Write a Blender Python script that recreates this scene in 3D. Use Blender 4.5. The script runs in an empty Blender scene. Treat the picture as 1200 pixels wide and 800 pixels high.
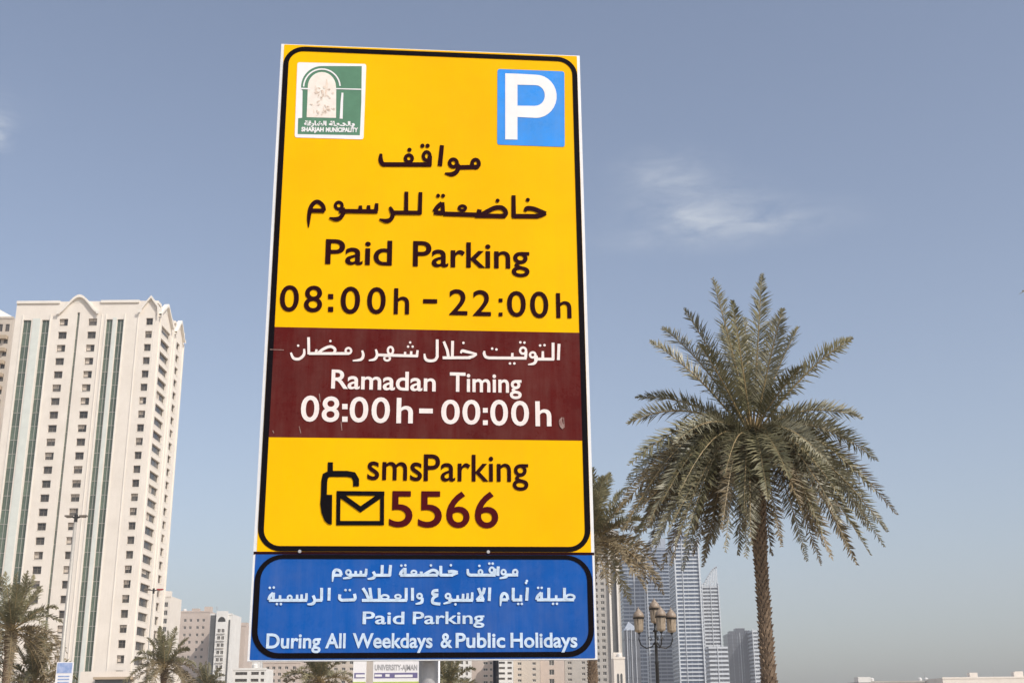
import bpy, math, random
from mathutils import Vector, Matrix
R = math.radians
sc = bpy.context.scene
COL = sc.collection

# ------------------------------------------------------------------ camera
F, PITCH, ROLL, CAMZ = 1400.0, R(17.475), R(-0.556), 1.6     # focal length in photo pixels (1200 wide)
cam_d = bpy.data.cameras.new('camera'); cam_d.sensor_width = 36; cam_d.lens = 36 * F / 1200
cam_d.clip_start = 0.05; cam_d.clip_end = 12000
cam = bpy.data.objects.new('camera', cam_d); COL.objects.link(cam)
_c, _s = math.cos(PITCH), math.sin(PITCH); _cr, _sr = math.cos(ROLL), math.sin(ROLL)
FWD = Vector((0, _c, _s)); _up = Vector((0, -_s, _c)); _rt = Vector((1, 0, 0))
RT = _rt * _cr + _up * _sr; UP = _up * _cr - _rt * _sr
cam.matrix_world = Matrix(((RT.x, UP.x, -FWD.x, 0), (RT.y, UP.y, -FWD.y, 0), (RT.z, UP.z, -FWD.z, CAMZ), (0, 0, 0, 1)))
sc.camera = cam

# ------------------------------------------------------------------ light and sky
SUN_EL, SUN_AZ = R(44), R(133)          # azimuth clockwise from +Y: behind the camera, to the right
sun_dir = Vector((math.sin(SUN_AZ) * math.cos(SUN_EL), math.cos(SUN_AZ) * math.cos(SUN_EL), math.sin(SUN_EL)))
sd = bpy.data.lights.new('sun', 'SUN'); sd.energy = 3.7; sd.angle = R(0.5); sd.color = (1.0, 0.945, 0.87)
so = bpy.data.objects.new('sun', sd); COL.objects.link(so)
so.rotation_euler = sun_dir.to_track_quat('Z', 'Y').to_euler()
W = bpy.data.worlds.new('World'); sc.world = W; W.use_nodes = True
nt = W.node_tree; N = nt.nodes; L = nt.links
bg = N['Background']; bg.inputs['Strength'].default_value = 0.150
sky = N.new('ShaderNodeTexSky'); sky.sky_type = 'NISHITA'; sky.sun_disc = False
sky.sun_elevation = SUN_EL; sky.sun_rotation = SUN_AZ
sky.air_density = 1.0; sky.dust_density = 2.2; sky.ozone_density = 1.5; sky.altitude = 0
hsv = N.new('ShaderNodeHueSaturation'); hsv.inputs['Hue'].default_value = 0.503; hsv.inputs['Saturation'].default_value = 0.82; hsv.inputs['Value'].default_value = 1.04
L.new(sky.outputs[0], hsv.inputs['Color'])
tc = N.new('ShaderNodeTexCoord')
def wmath(op, a=None, b=None, clamp=False):
    n = N.new('ShaderNodeMath'); n.operation = op; n.use_clamp = clamp
    for i, v in enumerate((a, b)):
        if v is None: continue
        if isinstance(v, (int, float)): n.inputs[i].default_value = v
        else: L.new(v, n.inputs[i])
    return n.outputs[0]
def ray(px, py):
    return (FWD * F + RT * (px - 600) + UP * (400 - py)).normalized()
mapn = N.new('ShaderNodeMapping'); mapn.inputs['Scale'].default_value = (14, 14, 46); mapn.inputs['Rotation'].default_value = (0, R(-14), 0)
L.new(tc.outputs['Generated'], mapn.inputs['Vector'])
nz = N.new('ShaderNodeTexNoise'); nz.inputs['Scale'].default_value = 1.6; nz.inputs['Detail'].default_value = 7; nz.inputs['Roughness'].default_value = 0.62
nz.inputs['Distortion'].default_value = 0.5
L.new(mapn.outputs[0], nz.inputs['Vector'])
acc = None                                # thin cirrus: a few soft patches in the sky, by direction
for (px, py, rx, rz, amp) in ((818, 250, .065, .026, 1.15), (780, 205, .045, .020, .75), (895, 262, .075, .016, .7), (735, 285, .04, .010, .3),
                              (-2, 153, .012, .018, 2.2), (-160, 90, .09, .03, .8), (1500, 60, .1, .03, .8), (1350, 420, .08, .02, .5), (-420, 330, .12, .03, .7)):
    d = ray(px, py)
    sub = N.new('ShaderNodeVectorMath'); sub.operation = 'SUBTRACT'; L.new(tc.outputs['Generated'], sub.inputs[0]); sub.inputs[1].default_value = d
    scl = N.new('ShaderNodeVectorMath'); scl.operation = 'MULTIPLY'; L.new(sub.outputs[0], scl.inputs[0]); scl.inputs[1].default_value = (1 / rx, 1 / rx, 1 / rz)
    ln = N.new('ShaderNodeVectorMath'); ln.operation = 'LENGTH'; L.new(scl.outputs[0], ln.inputs[0])
    f = wmath('SUBTRACT', 1.0, wmath('MULTIPLY', ln.outputs['Value'], 0.62), True)
    f = wmath('MULTIPLY', wmath('MULTIPLY', f, f), amp)
    acc = f if acc is None else wmath('ADD', acc, f)
cl = wmath('MULTIPLY', acc, wmath('MULTIPLY', wmath('SUBTRACT', nz.outputs['Fac'], 0.33, True), 3.0, True), True)
cl = wmath('MULTIPLY', cl, 0.62)
mx = N.new('ShaderNodeMix'); mx.data_type = 'RGBA'
L.new(cl, mx.inputs[0]); L.new(hsv.outputs[0], mx.inputs[6]); mx.inputs[7].default_value = (4.6, 4.9, 5.3, 1)
L.new(mx.outputs[2], bg.inputs['Color'])
vs = sc.view_settings; vs.view_transform = 'Standard'; vs.look = 'None'; vs.exposure = 0.0; vs.gamma = 1; vs.use_curve_mapping = False
sc.cycles.volume_max_steps = 64; sc.cycles.max_bounces = 6; sc.cycles.volume_bounces = 0

# ------------------------------------------------------------------ materials
def mat(name, col, rough=0.7, metal=0.0, var=0.12, scale=3.0, col2=None, bump=0.0, bscale=None, spec=0.5, objvar=0.0, coord='Object', stretch=None, trans=0.0, streak=0.0, dust=(.45, .40, .33)):
    m = bpy.data.materials.new(name); m.use_nodes = True
    t = m.node_tree; n = t.nodes; l = t.links; b = n['Principled BSDF']
    b.inputs['Roughness'].default_value = rough; b.inputs['Metallic'].default_value = metal
    b.inputs['Specular IOR Level'].default_value = spec
    c2 = col2 or tuple(max(0, c * (1 - 2.2 * var)) for c in col)
    tcn = n.new('ShaderNodeTexCoord'); mp = n.new('ShaderNodeMapping'); l.new(tcn.outputs[coord], mp.inputs[0])
    if stretch: mp.inputs['Scale'].default_value = stretch
    no = n.new('ShaderNodeTexNoise'); no.inputs['Scale'].default_value = scale; no.inputs['Detail'].default_value = 6; no.inputs['Roughness'].default_value = .65
    l.new(mp.outputs[0], no.inputs['Vector'])
    rp = n.new('ShaderNodeValToRGB'); rp.color_ramp.elements[0].position = .32; rp.color_ramp.elements[1].position = .62
    rp.color_ramp.elements[0].color = (*c2, 1); rp.color_ramp.elements[1].color = (*col, 1)
    l.new(no.outputs['Fac'], rp.inputs[0]); out = rp.outputs[0]
    if objvar:
        oi = n.new('ShaderNodeObjectInfo'); hs = n.new('ShaderNodeHueSaturation')
        mr = n.new('ShaderNodeMapRange'); mr.inputs[3].default_value = 1 - objvar; mr.inputs[4].default_value = 1 + objvar
        l.new(oi.outputs['Random'], mr.inputs[0]); l.new(mr.outputs[0], hs.inputs['Value']); l.new(out, hs.inputs['Color']); out = hs.outputs[0]
    if streak:                       # dust and rain streaks, and a slightly uneven gloss
        m2 = n.new('ShaderNodeMapping'); m2.inputs['Scale'].default_value = (22, 22, 1.6); l.new(tcn.outputs[coord], m2.inputs[0])
        n2 = n.new('ShaderNodeTexNoise'); n2.inputs['Scale'].default_value = 1.0 if scale > 1 else .12; n2.inputs['Detail'].default_value = 5; n2.inputs['Roughness'].default_value = .7; l.new(m2.outputs[0], n2.inputs['Vector'])
        n3 = n.new('ShaderNodeTexNoise'); n3.inputs['Scale'].default_value = scale * 1.7; n3.inputs['Detail'].default_value = 8; n3.inputs['Roughness'].default_value = .75; l.new(tcn.outputs[coord], n3.inputs['Vector'])
        ml_ = n.new('ShaderNodeMath'); ml_.operation = 'MULTIPLY'; l.new(n2.outputs['Fac'], ml_.inputs[0]); l.new(n3.outputs['Fac'], ml_.inputs[1])
        r2 = n.new('ShaderNodeMapRange'); r2.inputs[1].default_value = .18; r2.inputs[2].default_value = .42; r2.inputs[3].default_value = 0; r2.inputs[4].default_value = streak; l.new(ml_.outputs[0], r2.inputs[0])
        mm = n.new('ShaderNodeMix'); mm.data_type = 'RGBA'; l.new(r2.outputs[0], mm.inputs[0]); l.new(out, mm.inputs[6]); mm.inputs[7].default_value = (*dust, 1); out = mm.outputs[2]
        r3 = n.new('ShaderNodeMapRange'); r3.inputs[3].default_value = max(.1, rough - .08); r3.inputs[4].default_value = rough + .18; l.new(n3.outputs['Fac'], r3.inputs[0]); l.new(r3.outputs[0], b.inputs['Roughness'])
    l.new(out, b.inputs['Base Color'])
    if bump:
        bn = n.new('ShaderNodeTexNoise'); bn.inputs['Scale'].default_value = bscale or scale * 6; bn.inputs['Detail'].default_value = 4
        l.new(mp.outputs[0], bn.inputs['Vector'])
        bp = n.new('ShaderNodeBump'); bp.inputs['Strength'].default_value = bump; bp.inputs['Distance'].default_value = .02
        l.new(bn.outputs['Fac'], bp.inputs['Height']); l.new(bp.outputs[0], b.inputs['Normal'])
    if trans:
        tr = n.new('ShaderNodeBsdfTranslucent'); l.new(out, tr.inputs[0]); ms = n.new('ShaderNodeMixShader'); ms.inputs[0].default_value = trans
        l.new(b.outputs[0], ms.inputs[1]); l.new(tr.outputs[0], ms.inputs[2]); l.new(ms.outputs[0], n['Material Output'].inputs[0])
    return m
M = {}
M['sheet_yellow'] = mat('yellow_sheet', (.95, .515, .0005), .26, var=.02, scale=2.2, col2=(.93, .455, .0005), spec=.08, streak=.22, dust=(.70, .38, .012))
M['sheet_maroon'] = mat('maroon_sheet', (.108, .010, .008), .24, scale=5, col2=(.085, .008, .007), spec=.10, streak=0.07)
M['sheet_blue'] = mat('blue_sheet', (.007, .098, .405), .24, scale=4, col2=(.009, .082, .34), spec=.10, streak=0.09)
M['plaque_blue'] = mat('parking_plaque_blue', (.030, .30, .88), .24, scale=9, col2=(.05, .26, .70), spec=.22, streak=0.1)
M['ink_dark'] = mat('dark_brown_ink', (.024, .003, .004), .24, var=.1, scale=20, spec=.10)
M['ink_black'] = mat('black_border_ink', (.006, .0035, .0045), .24, var=.1, scale=20, spec=.10)
M['ink_maroon'] = mat('maroon_number_ink', (.080, .004, .006), .24, var=.1, scale=20, spec=.10)
M['ink_white'] = mat('white_lettering', (.88, .78, .74), .5, var=.06, scale=60, spec=.3)
M['ink_paleblue'] = mat('pale_lettering', (.60, .73, .88), .5, var=.12, scale=60, spec=.3)
M['white_vinyl'] = mat('white_vinyl', (.86, .84, .84), .45, var=.03, scale=12, spec=.35, streak=0.1)
M['emblem_green'] = mat('emblem_green', (.085, .225, .130), .5, var=.08, scale=25)
M['emblem_cream'] = mat('emblem_cream', (.84, .80, .72), .5, scale=30, col2=(.80, .68, .60))
M['emblem_pink'] = mat('emblem_faded_pink', (.80, .70, .60), .5, scale=45, col2=(.74, .58, .46))
M['alu'] = mat('sign_aluminium', (.80, .80, .80), .45, metal=.1, var=.05, scale=8, spec=.5, streak=0.15)
M['galv'] = mat('galvanised_steel', (.48, .47, .47), .5, metal=.35, var=.1, scale=14, bump=.05)
M['stone'] = mat('cream_render', (.80, .73, .645), .85, var=.05, scale=.15, col2=(.73, .66, .575), bump=.1, bscale=2, streak=0.16)
M['stone_trim'] = mat('pale_trim', (.80, .745, .665), .8, var=.04, scale=.4)
M['stone_brown'] = mat('brown_render', (.46, .36, .25), .85, var=.08, scale=.2)
M['beige'] = mat('beige_render', (.56, .485, .405), .85, var=.06, scale=.1, streak=0.16)
M['pinkbeige'] = mat('pinkish_render', (.56, .465, .40), .85, var=.06, scale=.1, streak=0.16)
M['greybeige'] = mat('grey_beige_render', (.44, .41, .37), .85, var=.07, scale=.1, streak=0.14)
M['white_wall'] = mat('white_render', (.76, .74, .70), .8, var=.05, scale=.2, streak=0.14)
M['darkpanel'] = mat('dark_grey_panel', (.10, .10, .098), .5, var=.15, scale=.4)
M['glass_dark'] = mat('dark_window_glass', (.085, .075, .062), .18, scale=.9, col2=(.04, .038, .034), spec=.6, objvar=.55)
M['glass_green'] = mat('green_glass', (.112, .145, .105), .24, scale=1.2, col2=(.08, .105, .075), spec=.6, objvar=.22)
M['glass_mint'] = mat('pale_mint_panel', (.68, .70, .64), .5, var=.04, scale=.5)
M['glass_blue'] = mat('blue_tower_glass', (.075, .105, .165), .25, metal=.2, scale=.06, col2=(.05, .075, .12), spec=.6)
M['glass_grey'] = mat('grey_tower_glass', (.12, .125, .14), .3, metal=.1, scale=.08, col2=(.085, .09, .105), spec=.5)
M['frame_white'] = mat('white_window_frame', (.70, .66, .60), .6, var=.05, scale=4)
M['frame_dark'] = mat('brown_window_frame', (.18, .15, .12), .6, var=.05, scale=4)
M['band'] = mat('pale_floor_band', (.36, .40, .46), .55, var=.05, scale=.2)
M['band_white'] = mat('white_fin', (.60, .63, .66), .5, var=.04, scale=.3)
M['leaf'] = mat('palm_leaflet', (.255, .228, .125), .5, scale=1.3, col2=(.12, .115, .058), spec=.5, objvar=.18, trans=.14)
M['leaf_grey'] = mat('palm_leaflet_grey', (.315, .29, .195), .42, scale=1.3, col2=(.16, .15, .09), spec=.55, objvar=.18, trans=.12)
M['leaf_dry'] = mat('palm_leaflet_dry', (.245, .190, .110), .6, scale=1.5, col2=(.13, .10, .052), objvar=.2, trans=.14)
M['rachis'] = mat('palm_rachis', (.36, .25, .12), .55, scale=4, col2=(.20, .17, .08))
M['trunk'] = mat('palm_trunk', (.225, .165, .115), .9, scale=6, col2=(.10, .070, .048), bump=.5, bscale=30)
M['boot'] = mat('palm_leaf_base', (.30, .215, .145), .9, scale=9, col2=(.13, .09, .06), bump=.3, bscale=30)
M['fruit'] = mat('palm_fruit_stalk', (.45, .21, .06), .6, scale=8)
M['iron'] = mat('dark_cast_iron', (.035, .033, .032), .45, metal=.4, var=.1, scale=10)
M['lantern_cap'] = mat('lantern_cap', (.30, .23, .17), .5, var=.1, scale=12)
M['lantern_glass'] = mat('lantern_glass', (.52, .42, .31), .3, var=.12, scale=8, spec=.6, trans=.3)
M['lamp_pole'] = mat('pale_lamp_pole', (.46, .43, .38), .5, metal=.2, var=.06, scale=6)
M['red'] = mat('red_light_marker', (.45, .06, .05), .5, scale=6)
M['board_blue'] = mat('board_blue', (.22, .32, .58), .5, scale=3, col2=(.45, .52, .72))
M['board_purple'] = mat('board_purple', (.17, .15, .30), .5, scale=3)
M['board_green'] = mat('board_lime', (.55, .62, .12), .5, scale=3)
M['sand'] = mat('sandy_ground', (.42, .36, .28), .95, scale=.05, col2=(.33, .28, .21), bump=.3, bscale=3)
M['asphalt'] = mat('asphalt', (.055, .054, .052), .9, scale=.8, bump=.3, bscale=40)
M['paint'] = mat('road_paint', (.75, .75, .72), .7, var=.1, scale=4)
M['paver'] = mat('concrete_paver', (.42, .39, .35), .9, scale=2, objvar=.12, bump=.2, bscale=50)
M['kerb'] = mat('kerb_concrete', (.46, .44, .41), .9, scale=2)
M['joint'] = mat('paver_joint_sand', (.25, .22, .18), .95, scale=6)
M['dirt'] = mat('grey_smudge', (.33, .22, .19), .7, scale=120, col2=(.2, .08, .07))

# ------------------------------------------------------------------ helpers
class MB:
    def __init__(s): s.v = []; s.f = []; s.m = []
    def quad(s, a, b, c, d, m=0):
        i = len(s.v); s.v += [tuple(a), tuple(b), tuple(c), tuple(d)]; s.f.append((i, i + 1, i + 2, i + 3)); s.m.append(m)
    def tri(s, a, b, c, m=0):
        i = len(s.v); s.v += [tuple(a), tuple(b), tuple(c)]; s.f.append((i, i + 1, i + 2)); s.m.append(m)
    def box(s, x0, x1, y0, y1, z0, z1, m=0):
        i = len(s.v)
        s.v += [(x0, y0, z0), (x1, y0, z0), (x1, y1, z0), (x0, y1, z0), (x0, y0, z1), (x1, y0, z1), (x1, y1, z1), (x0, y1, z1)]
        for f in ((0, 3, 2, 1), (4, 5, 6, 7), (0, 1, 5, 4), (1, 2, 6, 5), (2, 3, 7, 6), (3, 0, 4, 7)):
            s.f.append(tuple(i + k for k in f)); s.m.append(m)
    def tube(s, pts, rads, n=8, m=0, cap=True):
        pts = [Vector(p) for p in pts]
        if isinstance(rads, (int, float)): rads = [rads] * len(pts)
        base = len(s.v); t0 = (pts[1] - pts[0]).normalized(); ref = Vector((0, 1, 0)) if abs(t0.z) > .8 else Vector((0, 0, 1))
        for k, p in enumerate(pts):
            t = (pts[min(k + 1, len(pts) - 1)] - pts[max(k - 1, 0)]).normalized()
            a = t.cross(ref).normalized(); b = t.cross(a).normalized(); ref = -t.cross(a).normalized() if False else ref
            for j in range(n):
                w = 2 * math.pi * j / n; s.v.append(tuple(p + (a * math.cos(w) + b * math.sin(w)) * rads[k]))
        for k in range(len(pts) - 1):
            for j in range(n):
                a0 = base + k * n + j; b0 = base + k * n + (j + 1) % n
                s.f.append((a0, b0, b0 + n, a0 + n)); s.m.append(m)
        if cap:
            s.f.append(tuple(base + j for j in reversed(range(n)))); s.m.append(m)
            e = base + (len(pts) - 1) * n; s.f.append(tuple(e + j for j in range(n))); s.m.append(m)
    def lathe(s, cx, cy, prof, n=12, m=0):          # prof: (radius, z)
        base = len(s.v)
        for (r, z) in prof:
            for j in range(n):
                w = 2 * math.pi * j / n; s.v.append((cx + r * math.cos(w), cy + r * math.sin(w), z))
        for k in range(len(prof) - 1):
            for j in range(n):
                a0 = base + k * n + j; b0 = base + k * n + (j + 1) % n
                s.f.append((a0, b0, b0 + n, a0 + n)); s.m.append(m)
        s.f.append(tuple(base + j for j in reversed(range(n)))); s.m.append(m)
        e = base + (len(prof) - 1) * n; s.f.append(tuple(e + j for j in range(n))); s.m.append(m)
    def mesh(s, name, mats):
        me = bpy.data.meshes.new(name); me.from_pydata(s.v, [], s.f)
        for k in (mats if isinstance(mats, (list, tuple)) else [mats]): me.materials.append(k)
        me.polygons.foreach_set('material_index', s.m); me.update(); return me
    def build(s, name, mats, parent=None, smooth=False):
        me = s.mesh(name, mats)
        if smooth: me.polygons.foreach_set('use_smooth', [True] * len(me.polygons))
        return ob(name, me, parent)
def ob(name, me, parent=None, loc=None, rz=0.0):
    o = bpy.data.objects.new(name, me); COL.objects.link(o)
    if parent is not None: o.parent = parent
    if loc is not None: o.location = loc
    if rz: o.rotation_euler = (0, 0, rz)
    return o
def thing(name, label, cat, loc=(0, 0, 0), rz=0.0, group=None):
    o = ob(name, None, None, loc, rz); o['label'] = label; o['category'] = cat
    if group: o['group'] = group
    return o
def tag(o, label, cat, group=None):
    o['label'] = label; o['category'] = cat
    if group: o['group'] = group
    return o
def at(px, py, Y):                       # world point at forward distance Y seen at photo pixel (px, py)
    d = FWD * F + RT * (px - 600) + UP * (400 - py)
    return Vector((0, 0, CAMZ)) + d * (Y / d.y)
def copy_tree(o, parent=None, ch=None):
    c = o.copy(); COL.objects.link(c)
    if parent is not None: c.parent = parent
    for k in list(o.children): copy_tree(k, c)
    return c

# ------------------------------------------------------------------ ground, road, pavement
def sheet(name, x0, x1, y0, y1, z, m):
    b = MB(); b.quad((x0, y0, z), (x1, y0, z), (x1, y1, z), (x0, y1, z)); o = b.build(name, m); o['kind'] = 'structure'; return o
sheet('ground', -2500, 2500, -2500, 2500, -0.15, M['sand'])
sheet('road', -400, 400, 7.5, 20.5, -0.12, M['asphalt'])
lm = MB()
for k in range(-24, 25): lm.quad((k * 6, 13.9, -.116), (k * 6 + 3, 13.9, -.116), (k * 6 + 3, 14.05, -.116), (k * 6, 14.05, -.116))
for y in (8.1, 19.8): lm.quad((-400, y, -.116), (400, y, -.116), (400, y + .12, -.116), (-400, y + .12, -.116))
o = lm.build('road_marking', M['paint']); o['kind'] = 'structure'
pb = MB(); pb.box(-400, 400, -3, 7.35, -.15, -.03); pav = pb.build('pavement', M['joint']); pav['kind'] = 'structure'
pm = MB(); pm.box(-.195, .195, -.195, .195, -.03, 0.0); pme = pm.mesh('paver', M['paver'])
for i in range(-7, 8):
    for j in range(12):
        q = ob('paver', pme, pav, (i * .4 + .13, 1.2 + j * .4, random.Random(i * 31 + j).uniform(-.003, .001)))
kb = MB(); kb.box(-400, 400, 7.35, 7.5, -.15, .012); o = kb.build('kerb', M['kerb']); o['kind'] = 'structure'

# ------------------------------------------------------------------ the parking sign
YAW = .0935; SW, SH = .90, 1.7834; SO = Vector((-.2328, 3.1802, .1435 + CAMZ))
SU = Vector((math.cos(YAW), math.sin(YAW), 0)); SN = Vector((math.sin(YAW), -math.cos(YAW), 0))
def s_uv(px, py):                        # photo pixel -> (x, z) on the sign's face, z from the ground
    d = FWD * F + RT * (px - 600) + UP * (400 - py); c = Vector((0, 0, CAMZ))
    t = (SO - c).dot(SN) / d.dot(SN); p = c + d * t
    return ((p - SO).dot(SU), p.z)
sign = thing('parking_sign', 'tall yellow and blue paid parking sign with maroon band on a grey post', 'parking sign', (SO.x, SO.y, 0), YAW)
ZB = SO.z; ZT = SO.z + SH; ZJ = s_uv(500, 648)[1]
def rrect(x0, x1, z0, z1, r, n=8):
    p = []
    for (cx, cz, a) in ((x1 - r, z1 - r, 0), (x0 + r, z1 - r, 90), (x0 + r, z0 + r, 180), (x1 - r, z0 + r, 270)):
        for k in range(n + 1):
            w = R(a + 90 * k / n); p.append((cx + r * math.cos(w), cz + r * math.sin(w)))
    return p
def slab(name, outline, y, th, m, parent, label=None):      # flat plate, front at -y, with side walls
    b = MB(); n = len(outline)
    b.v = [(x, -y, z) for x, z in outline] + [(x, -y + th, z) for x, z in outline]
    b.f = [tuple(range(n))[::-1], tuple(range(n, 2 * n))] + [(k, (k + 1) % n, (k + 1) % n + n, k + n) for k in range(n)]
    b.m = [0] * len(b.f)
    o = b.build(name, m, parent)
    if label: o['label'] = label
    return o
def ring(name, outer, inner, y, m, parent, label=None):
    b = MB(); n = len(outer); b.v = [(x, -y, z) for x, z in outer] + [(x, -y, z) for x, z in inner]
    b.f = [(k, k + n, (k + 1) % n + n, (k + 1) % n) for k in range(n)]; b.m = [0] * n
    o = b.build(name, m, parent)
    if label: o['label'] = label
    return o
# tray: front plate with folded edges
def tray(z0, z1):
    b = MB(); b.box(-SW / 2, SW / 2, 0, .002, z0, z1)
    b.box(-SW / 2, -SW / 2 + .002, .002, .032, z0, z1); b.box(SW / 2 - .002, SW / 2, .002, .032, z0, z1)
    b.box(-SW / 2 + .002, SW / 2 - .002, .002, .032, z0, z0 + .002); b.box(-SW / 2 + .002, SW / 2 - .002, .002, .032, z1 - .002, z1)
    for k in (.22, .78): b.box(-SW / 2 + .002, SW / 2 - .002, .0025, .02, z0 + (z1 - z0) * k - .02, z0 + (z1 - z0) * k + .02)
    return b.build('backing_tray', M['alu'], sign)
tray(ZJ + .0015, ZT); tray(ZB, ZJ - .0015)
E1, E2, E3 = .0006, .0012, .0018
e = .0085
slab('yellow_sheet', rrect(-SW / 2 + e, SW / 2 - e, ZJ + .003, ZT - .002, .003, 2), E1, .0006, M['sheet_yellow'], sign)
slab('blue_sheet', rrect(-SW / 2 + .006, SW / 2 - .006, ZB + .003, ZJ - .003, .003, 2), E1, .0006, M['sheet_blue'], sign)
bx0, bx1, bz0, bz1, bt = -SW / 2 + .0090, SW / 2 - .0090, ZJ + .0042, ZT - .0075, .0155
zm1 = s_uv(500, 386.5)[1]; zm0 = s_uv(500, 514)[1]
slab('maroon_band', [(bx0 + bt * .5, zm1), (bx1 - bt * .5, zm1), (bx1 - bt * .5, zm0), (bx0 + bt * .5, zm0)][::-1], E2, .0006, M['sheet_maroon'], sign)
ring('black_border', rrect(bx0, bx1, bz0, bz1, .062), rrect(bx0 + bt, bx1 - bt, bz0 + bt * .9, bz1 - bt, .044), E3, M['ink_black'], sign)
cx0, cx1, cz0, cz1 = -SW / 2 + .0075, SW / 2 - .0075, ZB + .0065, ZJ - .0042
ring('black_border', rrect(cx0, cx1, cz0, cz1, .070), rrect(cx0 + .0145, cx1 - .0145, cz0 + .0135, cz1 - .011, .056), E3, M['ink_black'], sign)
sb = MB()   # dark seam strip between the two panels
sb.box(-SW / 2 + .001, SW / 2 - .001, -.0010, .0, ZJ - .0035, ZJ + .0035); sb.build('seam_strip', M['ink_dark'], sign)
for bxx in (-.33, .165):
    b = MB(); b.tube([(bxx, -.001, ZJ + .004), (bxx, -.0045, ZJ + .004)], .0045, 8); b.build('rivet', M['galv'], sign)
# post and its clamps
pb = MB(); px_ = s_uv(502.5, 780)[0]
pb.tube([(px_, .058, -.02), (px_, .058, ZT - .06)], .0245, 20); pb.build('post', M['galv'], sign, True)
b = MB(); b.tube([(px_, .058, ZT - .0601), (px_, .058, ZT - .045)], [.026, .02], 16); b.build('post_cap', M['iron'], sign)
b = MB(); b.box(px_ - .1, px_ + .1, -.02, .14, .0, .012)
for dx in (-.08, .08):
    for dy in (0, .12): b.tube([(px_ + dx, dy, .012), (px_ + dx, dy, .03)], .009, 6)
b.build('base_plate', M['galv'], sign)
for zz in (ZB + .12, ZB + .9, ZT - .3):
    b = MB(); b.tube([(px_, .058, zz - .012), (px_, .058, zz + .012)], .028, 16); b.box(px_ - .06, px_ + .06, .0205, .034, zz - .011, zz + .011); b.build('post_clamp', M['galv'], sign)

# --- lettering with the built-in face, fitted word by word
_txt = {}
def text_mesh(s, bold, spacing=1.0):
    k = (s, bold, spacing)
    if k in _txt: return _txt[k]
    c = bpy.data.curves.new('lettering', 'FONT'); c.body = s; c.size = 1; c.offset = bold; c.space_character = spacing; c.resolution_u = 5
    o = bpy.data.objects.new('lettering', c); COL.objects.link(o)
    dg = bpy.context.evaluated_depsgraph_get(); dg.update()
    me = bpy.data.meshes.new_from_object(o.evaluated_get(dg)); bpy.data.objects.remove(o); bpy.data.curves.remove(c)
    vs_ = [v.co[:2] for v in me.vertices]; fs = [tuple(p.vertices) for p in me.polygons]; bpy.data.meshes.remove(me)
    _txt[k] = (vs_, fs); return _txt[k]
def word(s, xl, xr, yl, yr, cap, m, bold=.02, y=E3 + .0006, capglyph=None, parent=None, sp=1.0, uv=None):
    """xl..xr photo pixels of the word, yl / yr baseline at both ends, cap = height of capglyph in pixels"""
    vs_, fs = text_mesh(s, bold, sp)
    cg = text_mesh(capglyph or 'P', bold)[0]; ch = max(v[1] for v in cg) - min(0, min(v[1] for v in cg)) * (0 if not capglyph else 0)
    x0 = min(v[0] for v in vs_); x1 = max(v[0] for v in vs_)
    uv = uv or s_uv
    a = uv(xl, yl); b = uv(xr, yr); t = uv(xl, yl - cap)
    H = (t[1] - a[1]) / (ch + bold * .5)
    V = []
    for (vx, vy) in vs_:
        f = (vx - x0) / (x1 - x0)
        V.append((a[0] + (b[0] - a[0]) * f, -y, a[1] + (b[1] - a[1]) * f + (vy + bold * .3) * H))
    me = bpy.data.meshes.new('lettering'); me.from_pydata(V, [], fs); me.materials.append(m)
    return ob('lettering', me, parent or sign)
def glyph(s, xl, xr, yt, yb, m, bold=.02, y=E3 + .0006, uv=None, parent=None, name='numeral'):
    vs_, fs = text_mesh(s, bold); uv = uv or s_uv
    x0 = min(v[0] for v in vs_); x1 = max(v[0] for v in vs_); z0 = min(v[1] for v in vs_); z1 = max(v[1] for v in vs_)
    a = uv(xl, yb); b = uv(xr, yb); t = uv(xl, yt); 
    V = [(a[0] + (b[0] - a[0]) * (vx - x0) / (x1 - x0), -y, a[1] + (b[1] - a[1]) * (vx - x0) / (x1 - x0) * .3 + (t[1] - a[1]) * (vy - z0) / (z1 - z0)) for vx, vy in vs_]
    me = bpy.data.meshes.new(name); me.from_pydata(V, [], fs); me.materials.append(m)
    return ob(name, me, parent or sign)
INK = M['ink_dark']; WH = M['ink_white']; PB = M['ink_paleblue']
word('Paid', 381, 459.2, 309.3, 311.2, 29, INK, .013)
word('Parking', 483.8, 620.5, 312.0, 315.2, 29.5, INK, .013)
Z1 = lambda x, y: (320 + x / 5.716, 260 + y / 5.716)
Z2 = lambda x, y: (500 + x / 6.153, 270 + y / 6.153)
Z3 = lambda x, y: (310 + x / 6.153, 380 + y / 6.153)
Z4 = lambda x, y: (490 + x / 6.0, 380 + y / 6.0)
def row(Z, items, m, bold):
    for (g, a, b, t, u) in items:
        if g == ':':
            h = (b - a) * .98
            for (y0_, y1_) in ((t, t + h), (u - h, u)):
                d_ = MB(); c_ = [s_uv(*Z(*q)) for q in ((a, y0_), (b, y0_), (b, y1_), (a, y1_))]; d_.quad(*[(x, -(E3 + .0006), z) for x, z in c_][::-1]); d_.build('colon_dot', m, sign)
            continue
        p = Z(a, t); q = Z(b, u); glyph(g, p[0], q[0], p[1], q[1], m, bold, name='colon' if g == ':' else ('letter' if g == 'h' else 'numeral'))
row(Z1, [('0', 42, 170, 424, 602), ('8', 205, 327, 427, 606), (':', 369, 404, 484, 604), ('0', 450, 581, 433, 617), ('0', 628, 753, 437, 618), ('h', 808, 911, 445, 619)], INK, .010)
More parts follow.
